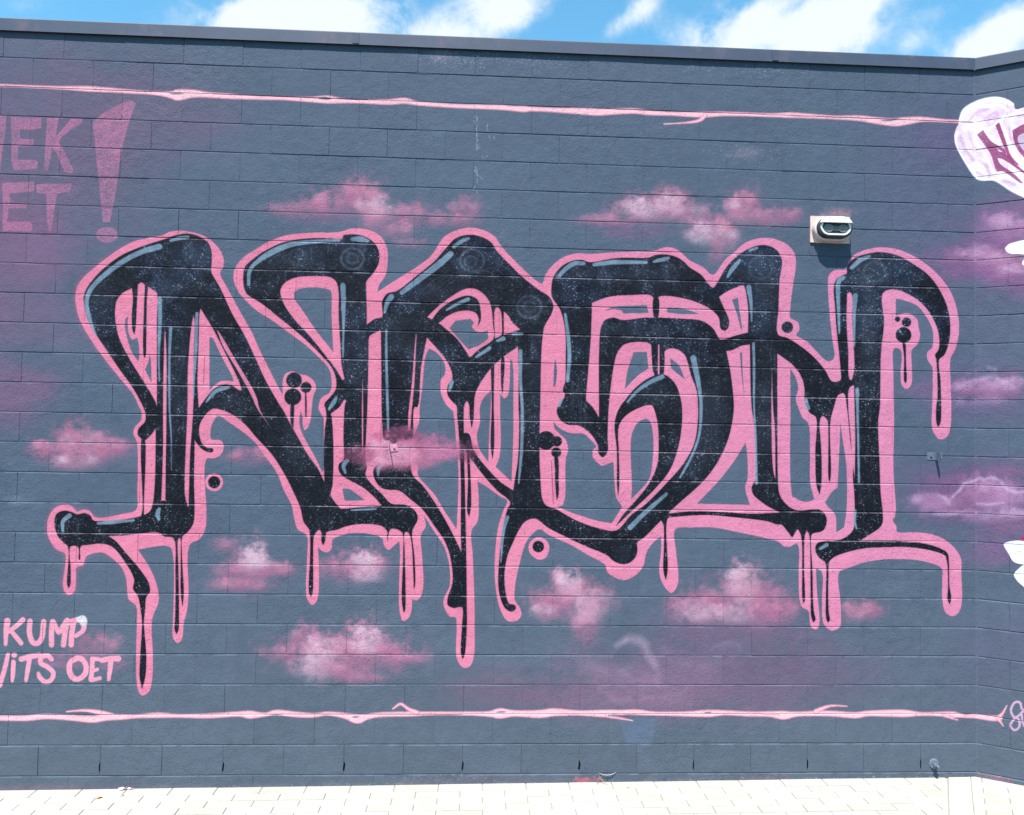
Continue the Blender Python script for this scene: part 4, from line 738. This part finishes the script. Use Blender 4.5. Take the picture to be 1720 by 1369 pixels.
# ------------------------------------------------------------------ block walls
PROUD = 0.0042                 # face of a block in front of the joint
def block_geo(w, h, seed=0, irregular=True):
    """a block face with rounded, slightly uneven arrises; origin at lower left, front towards -y"""
    r = random.Random(seed)
    jx, jz = .0014, .0030
    nx = max(2, int(round(w / .1)))
    v, f = [], []
    def ring(inset, y, amp):
        pts = []
        xs = [i / nx for i in range(nx + 1)]
        for i in range(nx + 1): pts.append((xs[i], 0))
        pts.append((1, .5))
        for i in range(nx, -1, -1): pts.append((xs[i], 1))
        pts.append((0, .5))
        out = []
        for (a, b) in pts:
            x = jx + inset * .5 + a * (w - 2 * jx - inset * 1.0) + (r.uniform(-amp, amp) if 0 < a < 1 or b == .5 else 0) * .5
            z = jz + inset + b * (h - 2 * jz - 2 * inset) + r.uniform(-amp, amp)
            out.append((x, y + r.uniform(-amp, amp) * .25, z))
        return out
    a = .0011 if irregular else 0
    rings = [ring(0, 0.004, a), ring(.0002, -PROUD * .45, a), ring(.0022, -PROUD, a * .7)]
    n = len(rings[0])
    for q in rings: v += q
    for k in range(2):
        for i in range(n):
            j = (i + 1) % n
            f.append((k * n + i, k * n + j, (k + 1) * n + j, (k + 1) * n + i))
    o = 2 * n
    f.append(tuple(o + i for i in range(n)))
    return v, f
def to_mesh(name, v, f, m):
    me = bpy.data.meshes.new(name); me.from_pydata(v, [], f); me.materials.append(m)
    bm = bmesh.new(); bm.from_mesh(me); bmesh.ops.triangulate(bm, faces=[q for q in bm.faces if len(q.verts) > 4]); bm.to_mesh(me); bm.free()
    return me
def build_wall(root, m, blocks, limit, ang):
    """blocks: (s, z, w, h); the largest in the picture as single parts, the rest as one"""
    def area(b):
        s, z, w, h = b; e = E1 if ang == 0 else E2
        c = [to_px(e * a + np.array([0, 0, q])) for a, q in ((s, z), (s + w, z), (s + w, z + h), (s, z + h))]
        xs = [min(max(p[0], 0), 1720) for p in c]; ys = [min(max(p[1], 0), 1369) for p in c]
        return abs(sum(xs[i] * ys[(i + 1) % 4] - xs[(i + 1) % 4] * ys[i] for i in range(4))) / 2
    order = sorted(range(len(blocks)), key=lambda i: -area(blocks[i]))
    keep = set(i for i in order[:limit] if area(blocks[i]) > 0)
    cache = {}; rv, rf = [], []
    for i, (s, z, w, h) in enumerate(blocks):
        var = (i * 7) % 5; key = (round(w, 3), round(h, 3), var)
        off = random.uniform(-.0011, .0011)
        if i in keep:
            if key not in cache:
                v, f = block_geo(w, h, hash(key) & 0xffff); cache[key] = to_mesh('block', v, f, m)
            o = bpy.data.objects.new('block', cache[key]); link(o, root); o.location = (s, off, z)
            o.rotation_euler = (random.uniform(-.004, .004), 0, random.uniform(-.002, .002))
        else:
            v, f = block_geo(w, h, var); n = len(rv)
            rv += [(a + s, b + off, c + z) for a, b, c in v]; rf += [tuple(n + k for k in q) for q in f]
    if rv:
        me = to_mesh('blocks', rv, rf, m)
        o = bpy.data.objects.new('blockwork', me); link(o, root); tag(o, kind='stuff')
NC = 26                         # courses; the top one runs up under the coping
def course_z(c): return ZJ0 + H * (24 - c)
back = []
for c in range(NC):
    z = course_z(c)
    h = H if c > 0 else H
    if c % 2 == 0: xs = [joint_x(n) for n in range(23)]; xs[0] = -.004
    else: xs = [-.004] + [joint_x(n + .5) for n in range(22)]
    for a, b in zip(xs[1:], xs[:-1]): back.append((a, z, b - a, h))
wall = empty('painted_wall', (0, 0, 0))
tag(wall, 'long grey concrete block wall painted with big dripping black and pink graffiti letters and pink clouds', 'wall')
build_wall(wall, M_WALL, back, 300, 0)
side = empty('painted_wall', (0, 0, 0), (0, 0, -TH))
tag(side, 'short angled block wall at right with white bubble, magenta letters and white petals painted on it', 'wall')
sb = []
for c in range(NC):
    z = course_z(c)
    xs = [.006, .2] + [.2 + .4 * k for k in range(1, 7)] if c % 2 else [.006] + [.4 * k for k in range(1, 7)] + [2.6]
    for a, b in zip(xs[:-1], xs[1:]): sb.append((a, z, b - a, H))
build_wall(side, M_SIDE, sb, 300, 1)
# mortar: struck flush between the blocks, with the wall's body behind
def mortar(root, m, s0, s1, seed, heads):
    r = random.Random(seed); v, f = [], []
    n = int((s1 - s0) / .1); zs = [Z0] + [course_z(c) for c in range(NC - 1, -1, -1)][1:] + [course_z(0) + H]
    bm = bmesh.new(); add_box(bm, s0, s1, -.0010, .24, Z0 - .5, course_z(0) + H - .004)
    bm_obj('mortar', bm, m, root)
    # smears of mortar that fill a joint here and there
    for z in [course_z(c) for c in range(NC)]:
        x = s0
        while x < s1 - .3:
            x += r.uniform(.2, 1.6); w = r.uniform(.05, .4)
            if x + w > s1 - .01: break
            y = -PROUD * r.uniform(.35, .85); k = len(v); hh = .0030
            v += [(x, .001, z - hh), (x + w, .001, z - hh), (x + w - .01, y, z - hh * .6), (x + .01, y, z - hh * .6), (x + w - .01, y, z + hh * .7), (x + .01, y, z + hh * .7), (x + w, .001, z + hh), (x, .001, z + hh)]
            f += [(k, k + 1, k + 2, k + 3), (k + 3, k + 2, k + 4, k + 5), (k + 5, k + 4, k + 6, k + 7), (k, k + 3, k + 5, k + 7), (k + 1, k + 6, k + 4, k + 2)]
    for (x, z) in heads:                                 # head joints, most of them filled nearly flush
        if r.random() < .04: continue
        y = -PROUD * r.uniform(.45, .80); a, b = z + r.uniform(.002, .05) * (r.random() < .4), z + H - r.uniform(.002, .05) * (r.random() < .4); k = len(v)
        v += [(x - .003, .001, a), (x + .003, .001, a), (x + .003, y, a + .002), (x - .003, y, a + .002), (x + .003, y, b - .002), (x - .003, y, b - .002), (x + .003, .001, b), (x - .003, .001, b)]
        f += [(k, k + 1, k + 2, k + 3), (k + 3, k + 2, k + 4, k + 5), (k + 5, k + 4, k + 6, k + 7)]
    o = mesh_obj('mortar_smear', v, f, m, root); tag(o, kind='stuff')
mortar(wall, M_WALL, joint_x(22), 0.0, 1, [(b[0], b[1]) for b in back if b[0] > joint_x(21.5) and not abs(b[1] - course_z(24)) < .01])
mortar(side, M_SIDE, 0.006, 2.6, 2, [(b[0], b[1]) for b in sb if b[0] > .1])
# sealant in the corner between the two walls
bm = bmesh.new()
r_ = random.Random(4); prev = None; rows = []
for k in range(60):
    z = Z0 + (5.07 - Z0) * k / 59; d = .0062 + r_.uniform(-.0012, .0012)
    rows.append([bm.verts.new((-.009 + r_.uniform(-.0008, .0008), -PROUD - .0002, z)), bm.verts.new((-.004, -d, z)), bm.verts.new((.004, -d - .001, z)), bm.verts.new((.007, -PROUD - .0050, z))])
for a, b in zip(rows[:-1], rows[1:]):
    for i in range(3): bm.faces.new((a[i], a[i + 1], b[i + 1], b[i]))
bm_obj('sealant_strip', bm, M_WALL, wall, True)

# weep slots, lowest full course, every second head joint: black plugs for shaded openings
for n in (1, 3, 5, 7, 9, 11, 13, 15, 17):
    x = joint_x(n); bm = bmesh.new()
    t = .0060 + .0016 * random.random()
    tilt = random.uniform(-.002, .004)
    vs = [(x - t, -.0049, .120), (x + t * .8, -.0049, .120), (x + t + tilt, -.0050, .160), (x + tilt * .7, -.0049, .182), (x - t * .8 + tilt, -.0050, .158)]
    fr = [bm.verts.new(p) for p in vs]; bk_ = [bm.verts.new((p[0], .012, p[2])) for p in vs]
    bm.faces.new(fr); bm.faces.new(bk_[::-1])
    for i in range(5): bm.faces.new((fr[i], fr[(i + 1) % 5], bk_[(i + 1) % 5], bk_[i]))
    bm_obj('weep_slot_dark', bm, M_SLOTDARK, wall)

# coping: bent metal sections with a fascia, a drip and a lapped joint
def coping(root, s0, s1, ends, joints, zt=lambda s: 5.152):
    cuts = [s0] + joints + [s1]
    for a, b in zip(cuts[:-1], cuts[1:]):
        prof = [(-.0205, 5.070), (-.0258, 5.066), (-.0255, 5.078), (-.0240, 5.148), (-.0210, 5.154), (.26, 5.172), (.262, 5.05), (.258, 5.05), (.256, 5.164), (-.016, 5.146), (-.0195, 5.085)]
        n = max(2, int((b - a) / .4)); v, f = [], []
        for i in range(n + 1):
            s = a + .0012 + (b - a - .0024) * i / n
            for (y, z) in prof:
                sh = 0
                if i == 0: sh = ends[0] * y if a == s0 else 0
                if i == n: sh = ends[1] * y if b == s1 else 0
                v.append((s + sh, y + .0008 * math.sin(i * 2.1 + a * 3), z))
        m = len(prof)
        for i in range(n):
            for j in range(m):
                k = (j + 1) % m; f.append((i * m + j, i * m + k, (i + 1) * m + k, (i + 1) * m + j))
        f.append(tuple(range(m))); f.append(tuple(range(n * m, n * m + m))[::-1])
        mesh_obj('coping_section', v, f, M_COPE, root)
miter = math.tan(TH / 2)
coping(wall, -8.8, 0.0, (0, -miter), [-7.45, -4.42, -1.47])
coping(side, 0.0, 2.6, (miter, 0), [])
for s in (-7.45, -4.42, -1.47):
    bm = bmesh.new(); add_box(bm, s - .022, s + .022, -.0292, -.0230, 5.072, 5.146, .0006); bm_obj('lap_joint', bm, M_COPE, wall)
# roof behind the parapet
rf = empty('roof', (0, 0, 0)); tag(rf, kind='structure')
mesh_obj('roof_sheet', [(-8.8, .24, 4.7), (3, .24, 4.7), (3, 12, 4.75), (-8.8, 12, 4.75)], [(0, 1, 2, 3)], M_ROOF, rf)

# ------------------------------------------------------------------ wall lamp
def stadium(hw, hh, n=14):
    """closed oval outline, flat top and bottom, in x-z"""
    p = []; c = hw - hh
    for i in range(n + 1):
        t = -math.pi / 2 + math.pi * i / n; p.append((c + hh * math.cos(t), hh * math.sin(t)))
    for i in range(n + 1):
        t = math.pi / 2 + math.pi * i / n; p.append((-c + hh * math.cos(t), hh * math.sin(t)))
    return p
def loft(name, levels, m, parent, cap0=True, cap1=True, smooth_=False):
    """levels: (half width, half height, y, dz)"""
    bm = bmesh.new(); rings = []
    for (hw, hh, y, dz) in levels: rings.append([bm.verts.new((x, y, z + dz)) for x, z in stadium(hw, hh)])
    n = len(rings[0])
    for a, b in zip(rings[:-1], rings[1:]):
        for i in range(n): bm.faces.new((a[i], a[(i + 1) % n], b[(i + 1) % n], b[i]))
    if cap0: bm.faces.new(rings[0])
    if cap1: bm.faces.new(rings[-1])
    return bm_obj(name, bm, m, parent, smooth_)
LC = wall_at(1393, 387)
lamp = empty('wall_lamp', (LC[0], -.004, LC[2]))
tag(lamp, 'white oval emergency light on a pink splashed square plate high on the painted wall', 'wall lamp')
bm = bmesh.new(); add_box(bm, -.143, .141, -.012, .002, -.094, .096, .002); bm_obj('back_plate', bm, M_PINKISH, lamp)
loft('housing_base', [(.136, .084, -.012, -.004), (.137, .085, -.030, -.004), (.134, .083, -.052, -.004), (.126, .077, -.060, -.004)], M_BONE, lamp)
loft('gasket', [(.119, .071, -.056, -.002), (.122, .074, -.060, -.002), (.122, .074, -.090, -.002), (.118, .070, -.092, -.002)], M_RUBBER, lamp)
# front bezel: an oval ring round a recess
bm = bmesh.new()
out_ = stadium(.110, .0610); inn = stadium(.096, .0465)
lv = [[bm.verts.new((x, -.090, z)) for x, z in out_], [bm.verts.new((x, -.099, z)) for x, z in out_], [bm.verts.new((x * .985, -.102, z * .975)) for x, z in out_],
      [bm.verts.new((x, -.102, z - .002)) for x, z in inn], [bm.verts.new((x * .97, -.0935, z * .95 - .002)) for x, z in inn]]
n_ = len(out_)
for a, b in zip(lv[:-1], lv[1:]):
    for i in range(n_): bm.faces.new((a[i], a[(i + 1) % n_], b[(i + 1) % n_], b[i]))
bm_obj('bezel', bm, M_WHITE, lamp)
rec = mesh_obj('lamp_recess', [(x * .97, -.0932, z * .95 - .002) for x, z in inn], [tuple(range(n_))], M_DARK, lamp)
# hood over the upper half, jutting forward
bm = bmesh.new()
hp = [(x, z) for x, z in stadium(.117, .067, 18) if z >= .022]
hp.sort(key=lambda p: math.atan2(p[1] - .0, p[0]))
arc = hp
A_ = [bm.verts.new((x, -.092, z)) for x, z in arc]
B_ = [bm.verts.new((x, -.112, z)) for x, z in arc]
C_ = [bm.verts.new((x * .93, -.122, .026 + (z - .026) * .80)) for x, z in arc]
for P_, Q_ in ((A_, B_), (B_, C_)):
    for i in range(len(arc) - 1): bm.faces.new((P_[i], P_[i + 1], Q_[i + 1], Q_[i]))
bm.faces.new(C_)
bm.faces.new([C_[0], C_[-1], B_[-1], B_[0]])
D0 = bm.verts.new((arc[0][0], -.092, arc[0][1] + .004)); D1 = bm.verts.new((arc[-1][0], -.092, arc[-1][1] + .004))
bm.faces.new([B_[0], B_[-1], D1, D0])
bm_obj('hood', bm, M_WHITE, lamp)
for sx in (-1, 1):                                        # two lamp heads inside
    bm = bmesh.new(); segs = 16
    prof = [(.030, -.093), (.033, -.099), (.031, -.1005), (.024, -.098), (.012, -.095), (.004, -.0945)]
    rings = [[bm.verts.new((sx * .052 + r * math.cos(t * math.tau / segs) * 1.08, y, -.012 + r * .92 * math.sin(t * math.tau / segs))) for t in range(segs)] for r, y in prof]
    for a, b in zip(rings[:-1], rings[1:]):
        for i in range(segs): bm.faces.new((a[i], a[(i + 1) % segs], b[(i + 1) % segs], b[i]))
    bm.faces.new(rings[-1])
    o = bm_obj('lamp_head', bm, M_CHROME, lamp, True)
bm = bmesh.new(); add_box(bm, -.022, .024, -.099, -.0925, -.030, .004, .002); bm_obj('bridge_piece', bm, M_GLASS, lamp)
for (x, z) in ((-.060, -.061), (.056, -.061), (-.058, .058), (.054, .058)):
    bm = bmesh.new(); bmesh.ops.create_cone(bm, cap_ends=True, segments=10, radius1=.0034, radius2=.0028, depth=.003, matrix=Matrix.Translation((x, -.1030 if z < 0 else -.1230, z)) @ Matrix.Rotation(R(90), 4, 'X'))
    bm_obj('screw', bm, M_SCREW, lamp)

# ------------------------------------------------------------------ angle brackets left on the wall
def bracket(px, flange_side, tilt, m, label, wd, ht, proj, hole):
    p = wall_at(*px)
    b = empty('angle_bracket', (p[0], -.0045, p[2]), (0, tilt, 0))
    tag(b, label, 'bracket', 'steel brackets left on the wall')
    bm = bmesh.new(); add_box(bm, -wd / 2, wd / 2, -.0035, .001, -ht / 2, ht / 2, .0006); bm_obj('bracket_plate', bm, m, b)
    x = flange_side * (wd / 2 - .0018)
    bm = bmesh.new()
    if hole:                                              # flange with a bolt hole: ring of quads in the y-z plane
        c = (-proj * .55, 0.0); rr = .0055; pts = [(-.004, -ht / 2), (-proj * .75, -ht / 2), (-proj, -ht / 2 + .012), (-proj, ht / 2 - .006), (-proj * .7, ht / 2), (-.004, ht / 2), (-.004, ht / 4), (-.004, -ht / 4)]
        pts.sort(key=lambda q: math.atan2(q[1] - c[1], q[0] - c[0]))
        for dx in (-.0045, .0020):
            o_ = [bm.verts.new((x + dx, q[0], q[1])) for q in pts]
            i_ = [bm.verts.new((x + dx, c[0] + rr * math.cos(math.atan2(q[1], q[0] - c[0])), rr * math.sin(math.atan2(q[1], q[0] - c[0])))) for q in pts]
            for k in range(8): bm.faces.new((o_[k], o_[(k + 1) % 8], i_[(k + 1) % 8], i_[k]))
            if dx < 0: s_o, s_i = o_, i_
        for k in range(8):
            bm.faces.new((s_o[k], s_o[(k + 1) % 8], o_[(k + 1) % 8], o_[k])); bm.faces.new((s_i[k], s_i[(k + 1) % 8], i_[(k + 1) % 8], i_[k]))
    else:
        add_box(bm, x - .0016, x + .0016, -proj, -.003, -ht / 2, ht / 2, .0006)
    bm_obj('bracket_flange', bm, m, b)
    bm = bmesh.new()
    bmesh.ops.create_cone(bm, cap_ends=True, segments=6, radius1=.0095, radius2=.0085, depth=.008, matrix=Matrix.Translation((-flange_side * wd * .1, -.0075, .002)) @ Matrix.Rotation(R(90), 4, 'X'))
    bm_obj('bolt', bm, m, b)
bracket((661, 752), -1, R(-7), M_BRPINK, 'small square bracket covered in pink spray between the feet of the black letters', .055, .052, .055, False)
bracket((1564, 766), 1, R(2), M_BRGREY, 'grey bracket with a bolt hole on the plain wall right of the last letter', .066, .054, .070, True)

# stub of a tap near the foot of the wall
p = wall_at(1568, 1282)
tap = empty('wall_tap', (p[0], -.004, p[2])); tag(tap, 'small grey painted hose tap low on the wall beside the right corner', 'tap')
def lathe(name, prof, m, parent, segs=18, off=(0, 0)):
    bm = bmesh.new(); rings = [[bm.verts.new((off[0] + r * math.cos(t * math.tau / segs), y, off[1] + r * math.sin(t * math.tau / segs))) for t in range(segs)] for r, y in prof]
    for a, b in zip(rings[:-1], rings[1:]):
        for i in range(segs): bm.faces.new((a[i], a[(i + 1) % segs], b[(i + 1) % segs], b[i]))
    bm.faces.new(rings[-1]); bm.faces.new(rings[0]); return bm_obj(name, bm, m, parent, False)
lathe('tap_flange', [(.036, .002), (.036, -.004), (.030, -.008), (.016, -.010)], M_BRGREY, tap)
lathe('tap_stem', [(.012, -.009), (.012, -.022), (.015, -.023), (.015, -.032), (.010, -.034), (.010, -.058), (.006, -.062)], M_BRGREY, tap, 10, (-.002, -.002))
bm = bmesh.new(); add_box(bm, -.024, .018, -.040, -.036, -.006, .002, .001); bm_obj('tap_handle', bm, M_BRGREY, tap)
lathe('tap_nut', [(.008, -.003), (.008, -.012), (.005, -.014)], M_BRGREY, tap, 6, (-.017, -.020))

# ------------------------------------------------------------------ paving
SL = math.atan(.0088)
pave = empty('pavement', (0, 0, .055), (0, -SL, 0)); tag(pave, kind='structure')
# local frame: x along the wall, z up from the walking surface
mesh_obj('joint_bed', [(-11, -2.46, -.006), (6, -2.46, -.006), (6, .02, -.006), (-11, .02, -.006)], [(0, 1, 2, 3)], M_SAND, pave)
A0 = np.array([-.205, 0.0]); AD = np.array([-.525, -.851])          # left edge of the edging strip
B0 = np.array([-.045, 0.0]); BD = AD
def clip(poly, p0, d, keep_left):
    nrm_ = np.array([-d[1], d[0]]) * (1 if keep_left else -1); out = []
    for i in range(len(poly)):
        a, b = np.array(poly[i]), np.array(poly[(i + 1) % len(poly)])
        da, db = (a - p0) @ nrm_, (b - p0) @ nrm_
        if da >= 0: out.append(tuple(a))
        if (da >= 0) != (db >= 0): t = da / (da - db); out.append(tuple(a + t * (b - a)))
    return out
# left of a direction pointing down-left (-,-) is the +x side; so the wall-side field is on its right
def prism(poly, z1, z0, c=.0025):
    cx = sum(p[0] for p in poly) / len(poly); cy2 = sum(p[1] for p in poly) / len(poly); n = len(poly); v = []
    def sh(p, d):
        L_ = math.hypot(p[0] - cx, p[1] - cy2) + 1e-6; return (p[0] - (p[0] - cx) / L_ * d, p[1] - (p[1] - cy2) / L_ * d)
    v += [(*p, z0) for p in poly]; v += [(*p, z1 - c) for p in poly]; v += [(*sh(p, c * 1.4), z1) for p in poly]
    f = []
    for k in range(2):
        for i in range(n): j = (i + 1) % n; f.append((k * n + i, k * n + j, (k + 1) * n + j, (k + 1) * n + i))
    f.append(tuple(2 * n + i for i in range(n))); return v, f
PW, PD_ = .2935, .0875
pieces = []
gap = .0022
def visible(x, y):
    X, Y = to_px((x, y, ground_z(x))); return -60 < X < 1780 and Y < 1420
row0 = -.105
for r in range(0, 28):
    y1 = .0 if r == 0 else row0 - PD_ * (r - 1); y0 = row0 if r == 0 else y1 - PD_
    base = -6.391 + (0 if r % 2 == 0 else PW / 2) + .004 * math.sin(r * 3.1)
    k = -16
    while True:
        x0 = base + PW * k; k += 1
        if x0 > 0.3: break
        poly = [(x0 + gap, y0 + gap), (x0 + PW - gap, y0 + gap), (x0 + PW - gap, y1 - gap), (x0 + gap, y1 - gap)]
        q = clip(poly, A0 + np.array([-.004, 0]), AD, False)
        if len(q) < 3: continue
        ar = abs(sum(q[i][0] * q[(i + 1) % len(q)][1] - q[(i + 1) % len(q)][0] * q[i][1] for i in range(len(q)))) / 2
        if ar < .0015: continue
        pieces.append((q, len(q) == 4 and abs(ar - (PW - 2 * gap) * (PD_ - 2 * gap)) < 1e-6))
ct, st_ = math.cos(TH), math.sin(TH)
for r in range(0, 26):
    b1 = -.004 - PD_ * r; b0 = b1 - PD_
    for k in range(-6, 18):
        s = .03 + PW * k + (PW / 2 if r % 2 else 0)
        loc = [(s + gap, b0 + gap), (s + PW - gap, b0 + gap), (s + PW - gap, b1 - gap), (s + gap, b1 - gap)]
        poly = [(a * ct + b * st_, -a * st_ + b * ct) for a, b in loc]
        q = clip(poly, B0 + np.array([.004, 0]), BD, True)
        if len(q) < 3: continue
        ar = abs(sum(q[i][0] * q[(i + 1) % len(q)][1] - q[(i + 1) % len(q)][0] * q[i][1] for i in range(len(q)))) / 2
        if ar < .0015: continue
        pieces.append((q, False))
full_mesh = None; sv, sf = [], []; count = 0
def c_of(q): return sum(p[0] for p in q) / len(q), sum(p[1] for p in q) / len(q)
vis = [i for i, (q, _) in enumerate(pieces) if visible(*c_of(q))]
vis.sort(key=lambda i: -abs(c_of(pieces[i][0])[1])); vis = set(vis[:300])
for i, (q, full) in enumerate(pieces):
    dz = random.uniform(-.0012, .0012)
    if i in vis:
        cx, cy2 = c_of(q)
        loc = [(a - cx, b - cy2) for a, b in q]
        if full and full_mesh is not None: me = full_mesh
        else:
            v, f = prism(loc, 0, -.03); me = to_mesh('paver', v, f, M_PAVER)
            if full: full_mesh = me
        o = bpy.data.objects.new('paver', me); link(o, pave); o.location = (cx, cy2, dz); o.rotation_euler = (0, 0, random.uniform(-.004, .004))
    else:
        v, f = prism(q, dz, -.03); n = len(sv); sv += v; sf += [tuple(n + k for k in t) for t in f]
o = bpy.data.objects.new('paving', to_mesh('paving', sv, sf, M_PAVER)); link(o, pave); tag(o, kind='stuff')
# edging strip that runs out from the corner, in slabs
L0 = 0.0
for k in range(4):
    a, b = L0 + .004, L0 + .60 - .004; L0 += .60
    q = [tuple(A0 + AD * a + np.array([.003, 0])), tuple(A0 + AD * b + np.array([.003, 0])), tuple(B0 + BD * b), tuple(B0 + BD * a)]
    v, f = prism(q, .001, -.03, .003); me = to_mesh('edging_slab', v, f, M_SLAB); link(bpy.data.objects.new('edging_slab', me), pave)
grd = mesh_obj('ground', [(-400, -400, 0), (400, -400, 0), (400, 400, 0), (-400, 400, 0)], [(0, 1, 2, 3)], M_ASPH)
grd.location = (0, 0, -.16); tag(grd, kind='structure')
for n_side, (x0, x1, y0, y1) in enumerate([(-60, 40, -60, -2.44), (-60, -10.9, -2.44, 6)]):  # added out of view behind the camera, dark to cut bounced light
    o = mesh_obj('unseen_dark_ground', [(x0, y0, ground_z(max(x0, -9)) - .02), (x1, y0, ground_z(min(x1, 3)) - .02), (x1, y1, ground_z(min(x1, 3)) - .02), (x0, y1, ground_z(max(x0, -9)) - .02)], [(0, 1, 2, 3)], M_ASPH)
    tag(o, kind='structure')

# ------------------------------------------------------------------ litter at the foot of the wall
def ground_at(x, y):
    d = FWD + RGT * (x - 860) / FPX - UPV * (y - 684.5) / FPX; t = 0
    X = -3.0
    for _ in range(6):
        t = (ground_z(X) - CAM[2]) / d[2]; X = CAM[0] + t * d[0]
    return CAM + t * d
def flake(px, m, name, cat, label, w, d, hgt, rot, seed):
    r = random.Random(seed); p = ground_at(*px); bm = bmesh.new(); n = 10; top = []; bot = []
    for k in range(n):
        t = k * math.tau / n; rr = r.uniform(.7, 1.1)
        x, y = w / 2 * rr * math.cos(t), d / 2 * rr * math.sin(t); z = hgt * (.25 + .75 * abs(math.cos(t + .6))) * r.uniform(.6, 1.1)
        top.append(bm.verts.new((x, y, z))); bot.append(bm.verts.new((x * .96, y * .96, max(z - .0022, 0))))
    c1 = bm.verts.new((0, 0, hgt * .35)); c0 = bm.verts.new((0, 0, max(hgt * .35 - .0022, 0)))
    for k in range(n):
        bm.faces.new((top[k], top[(k + 1) % n], c1)); bm.faces.new((bot[(k + 1) % n], bot[k], c0)); bm.faces.new((top[k], bot[k], bot[(k + 1) % n], top[(k + 1) % n]))
    o = bm_obj(name, bm, m); o.location = (p[0], min(p[1], -.012 - d / 2), ground_z(p[0]) + .001); o.rotation_euler = (0, -SL, rot)
    tag(o, label, cat); return o
flake((166, 1341), M_LEAF, 'dry_leaf', 'leaf', 'small curled brown leaf on the pale paving near the left edge', .046, .03, .014, .4, 1)
flake((205, 1337), M_LEAF, 'dry_leaf', 'leaf', 'tiny flat leaf scrap on the paving just right of the curled brown leaf', .03, .018, .006, 1.1, 2)
flake((210, 1325), M_FLAKE, 'paint_flake', 'debris', 'crumpled pale pink paint flake against the foot of the wall at left', .062, .02, .022, .15, 3)
flake((225, 1321), M_FLAKE, 'paint_flake', 'debris', 'thin white paint flake leaning on the wall right of the crumpled pink one', .05, .012, .016, .1, 4)
flake((1055, 1323), M_LEAF, 'dry_leaf', 'leaf', 'single dry leaf lying on the paving below the dark twig', .02, .012, .004, .2, 5)
# a little dead weed at the foot of the wall by the red spray
p = ground_at(1003, 1312); bm = bmesh.new()
def stalk(bm, a, b, r):
    a, b = Vector(a), Vector(b); d = (b - a); q = d.to_track_quat('Z', 'Y').to_matrix().to_4x4()
    bmesh.ops.create_cone(bm, cap_ends=True, segments=5, radius1=r, radius2=r * .5, depth=d.length, matrix=Matrix.Translation((a + b) / 2) @ q)
for (a, b, r) in (((0, 0, 0), (.012, -.01, .065), .0022), ((.008, -.006, .04), (.05, -.016, .012), .0016), ((0, 0, 0), (-.012, -.03, .02), .0018), ((.004, -.004, .03), (.03, -.012, .058), .0014), ((.02, -.01, .03), (.062, -.03, .002), .0014)):
    stalk(bm, a, b, r)
o = bm_obj('dead_weed', bm, M_TWIG); o.location = (p[0], -.02, ground_z(p[0])); tag(o, 'small dead brown weed stalk growing where the wall meets the paving', 'weed')
# curl of pale paint hanging on the wall above it
c = wall_at(1020, 1299); bm = bmesh.new(); prev = None
for k in range(13):
    t = k / 12; x = (t - .5) * .118; z = .012 * (2 * (t - .45)) ** 2 - .004; y = -.006 - .010 * math.sin(math.pi * t); h = .0020 * math.sin(math.pi * (t * .9 + .05)) + .0006
    cur = [bm.verts.new((x, y, z + h)), bm.verts.new((x, y - .002, z)), bm.verts.new((x, y, z - h)), bm.verts.new((x, y + .002, z))]
    if prev:
        for i in range(4): bm.faces.new((prev[i], prev[(i + 1) % 4], cur[(i + 1) % 4], cur[i]))
    prev = cur
o = bm_obj('paint_curl', bm, M_CURL); o.location = (c[0], -.002, c[2]); tag(o, 'pale curled sliver of paint peeling from the foot of the wall above the weed', 'debris')
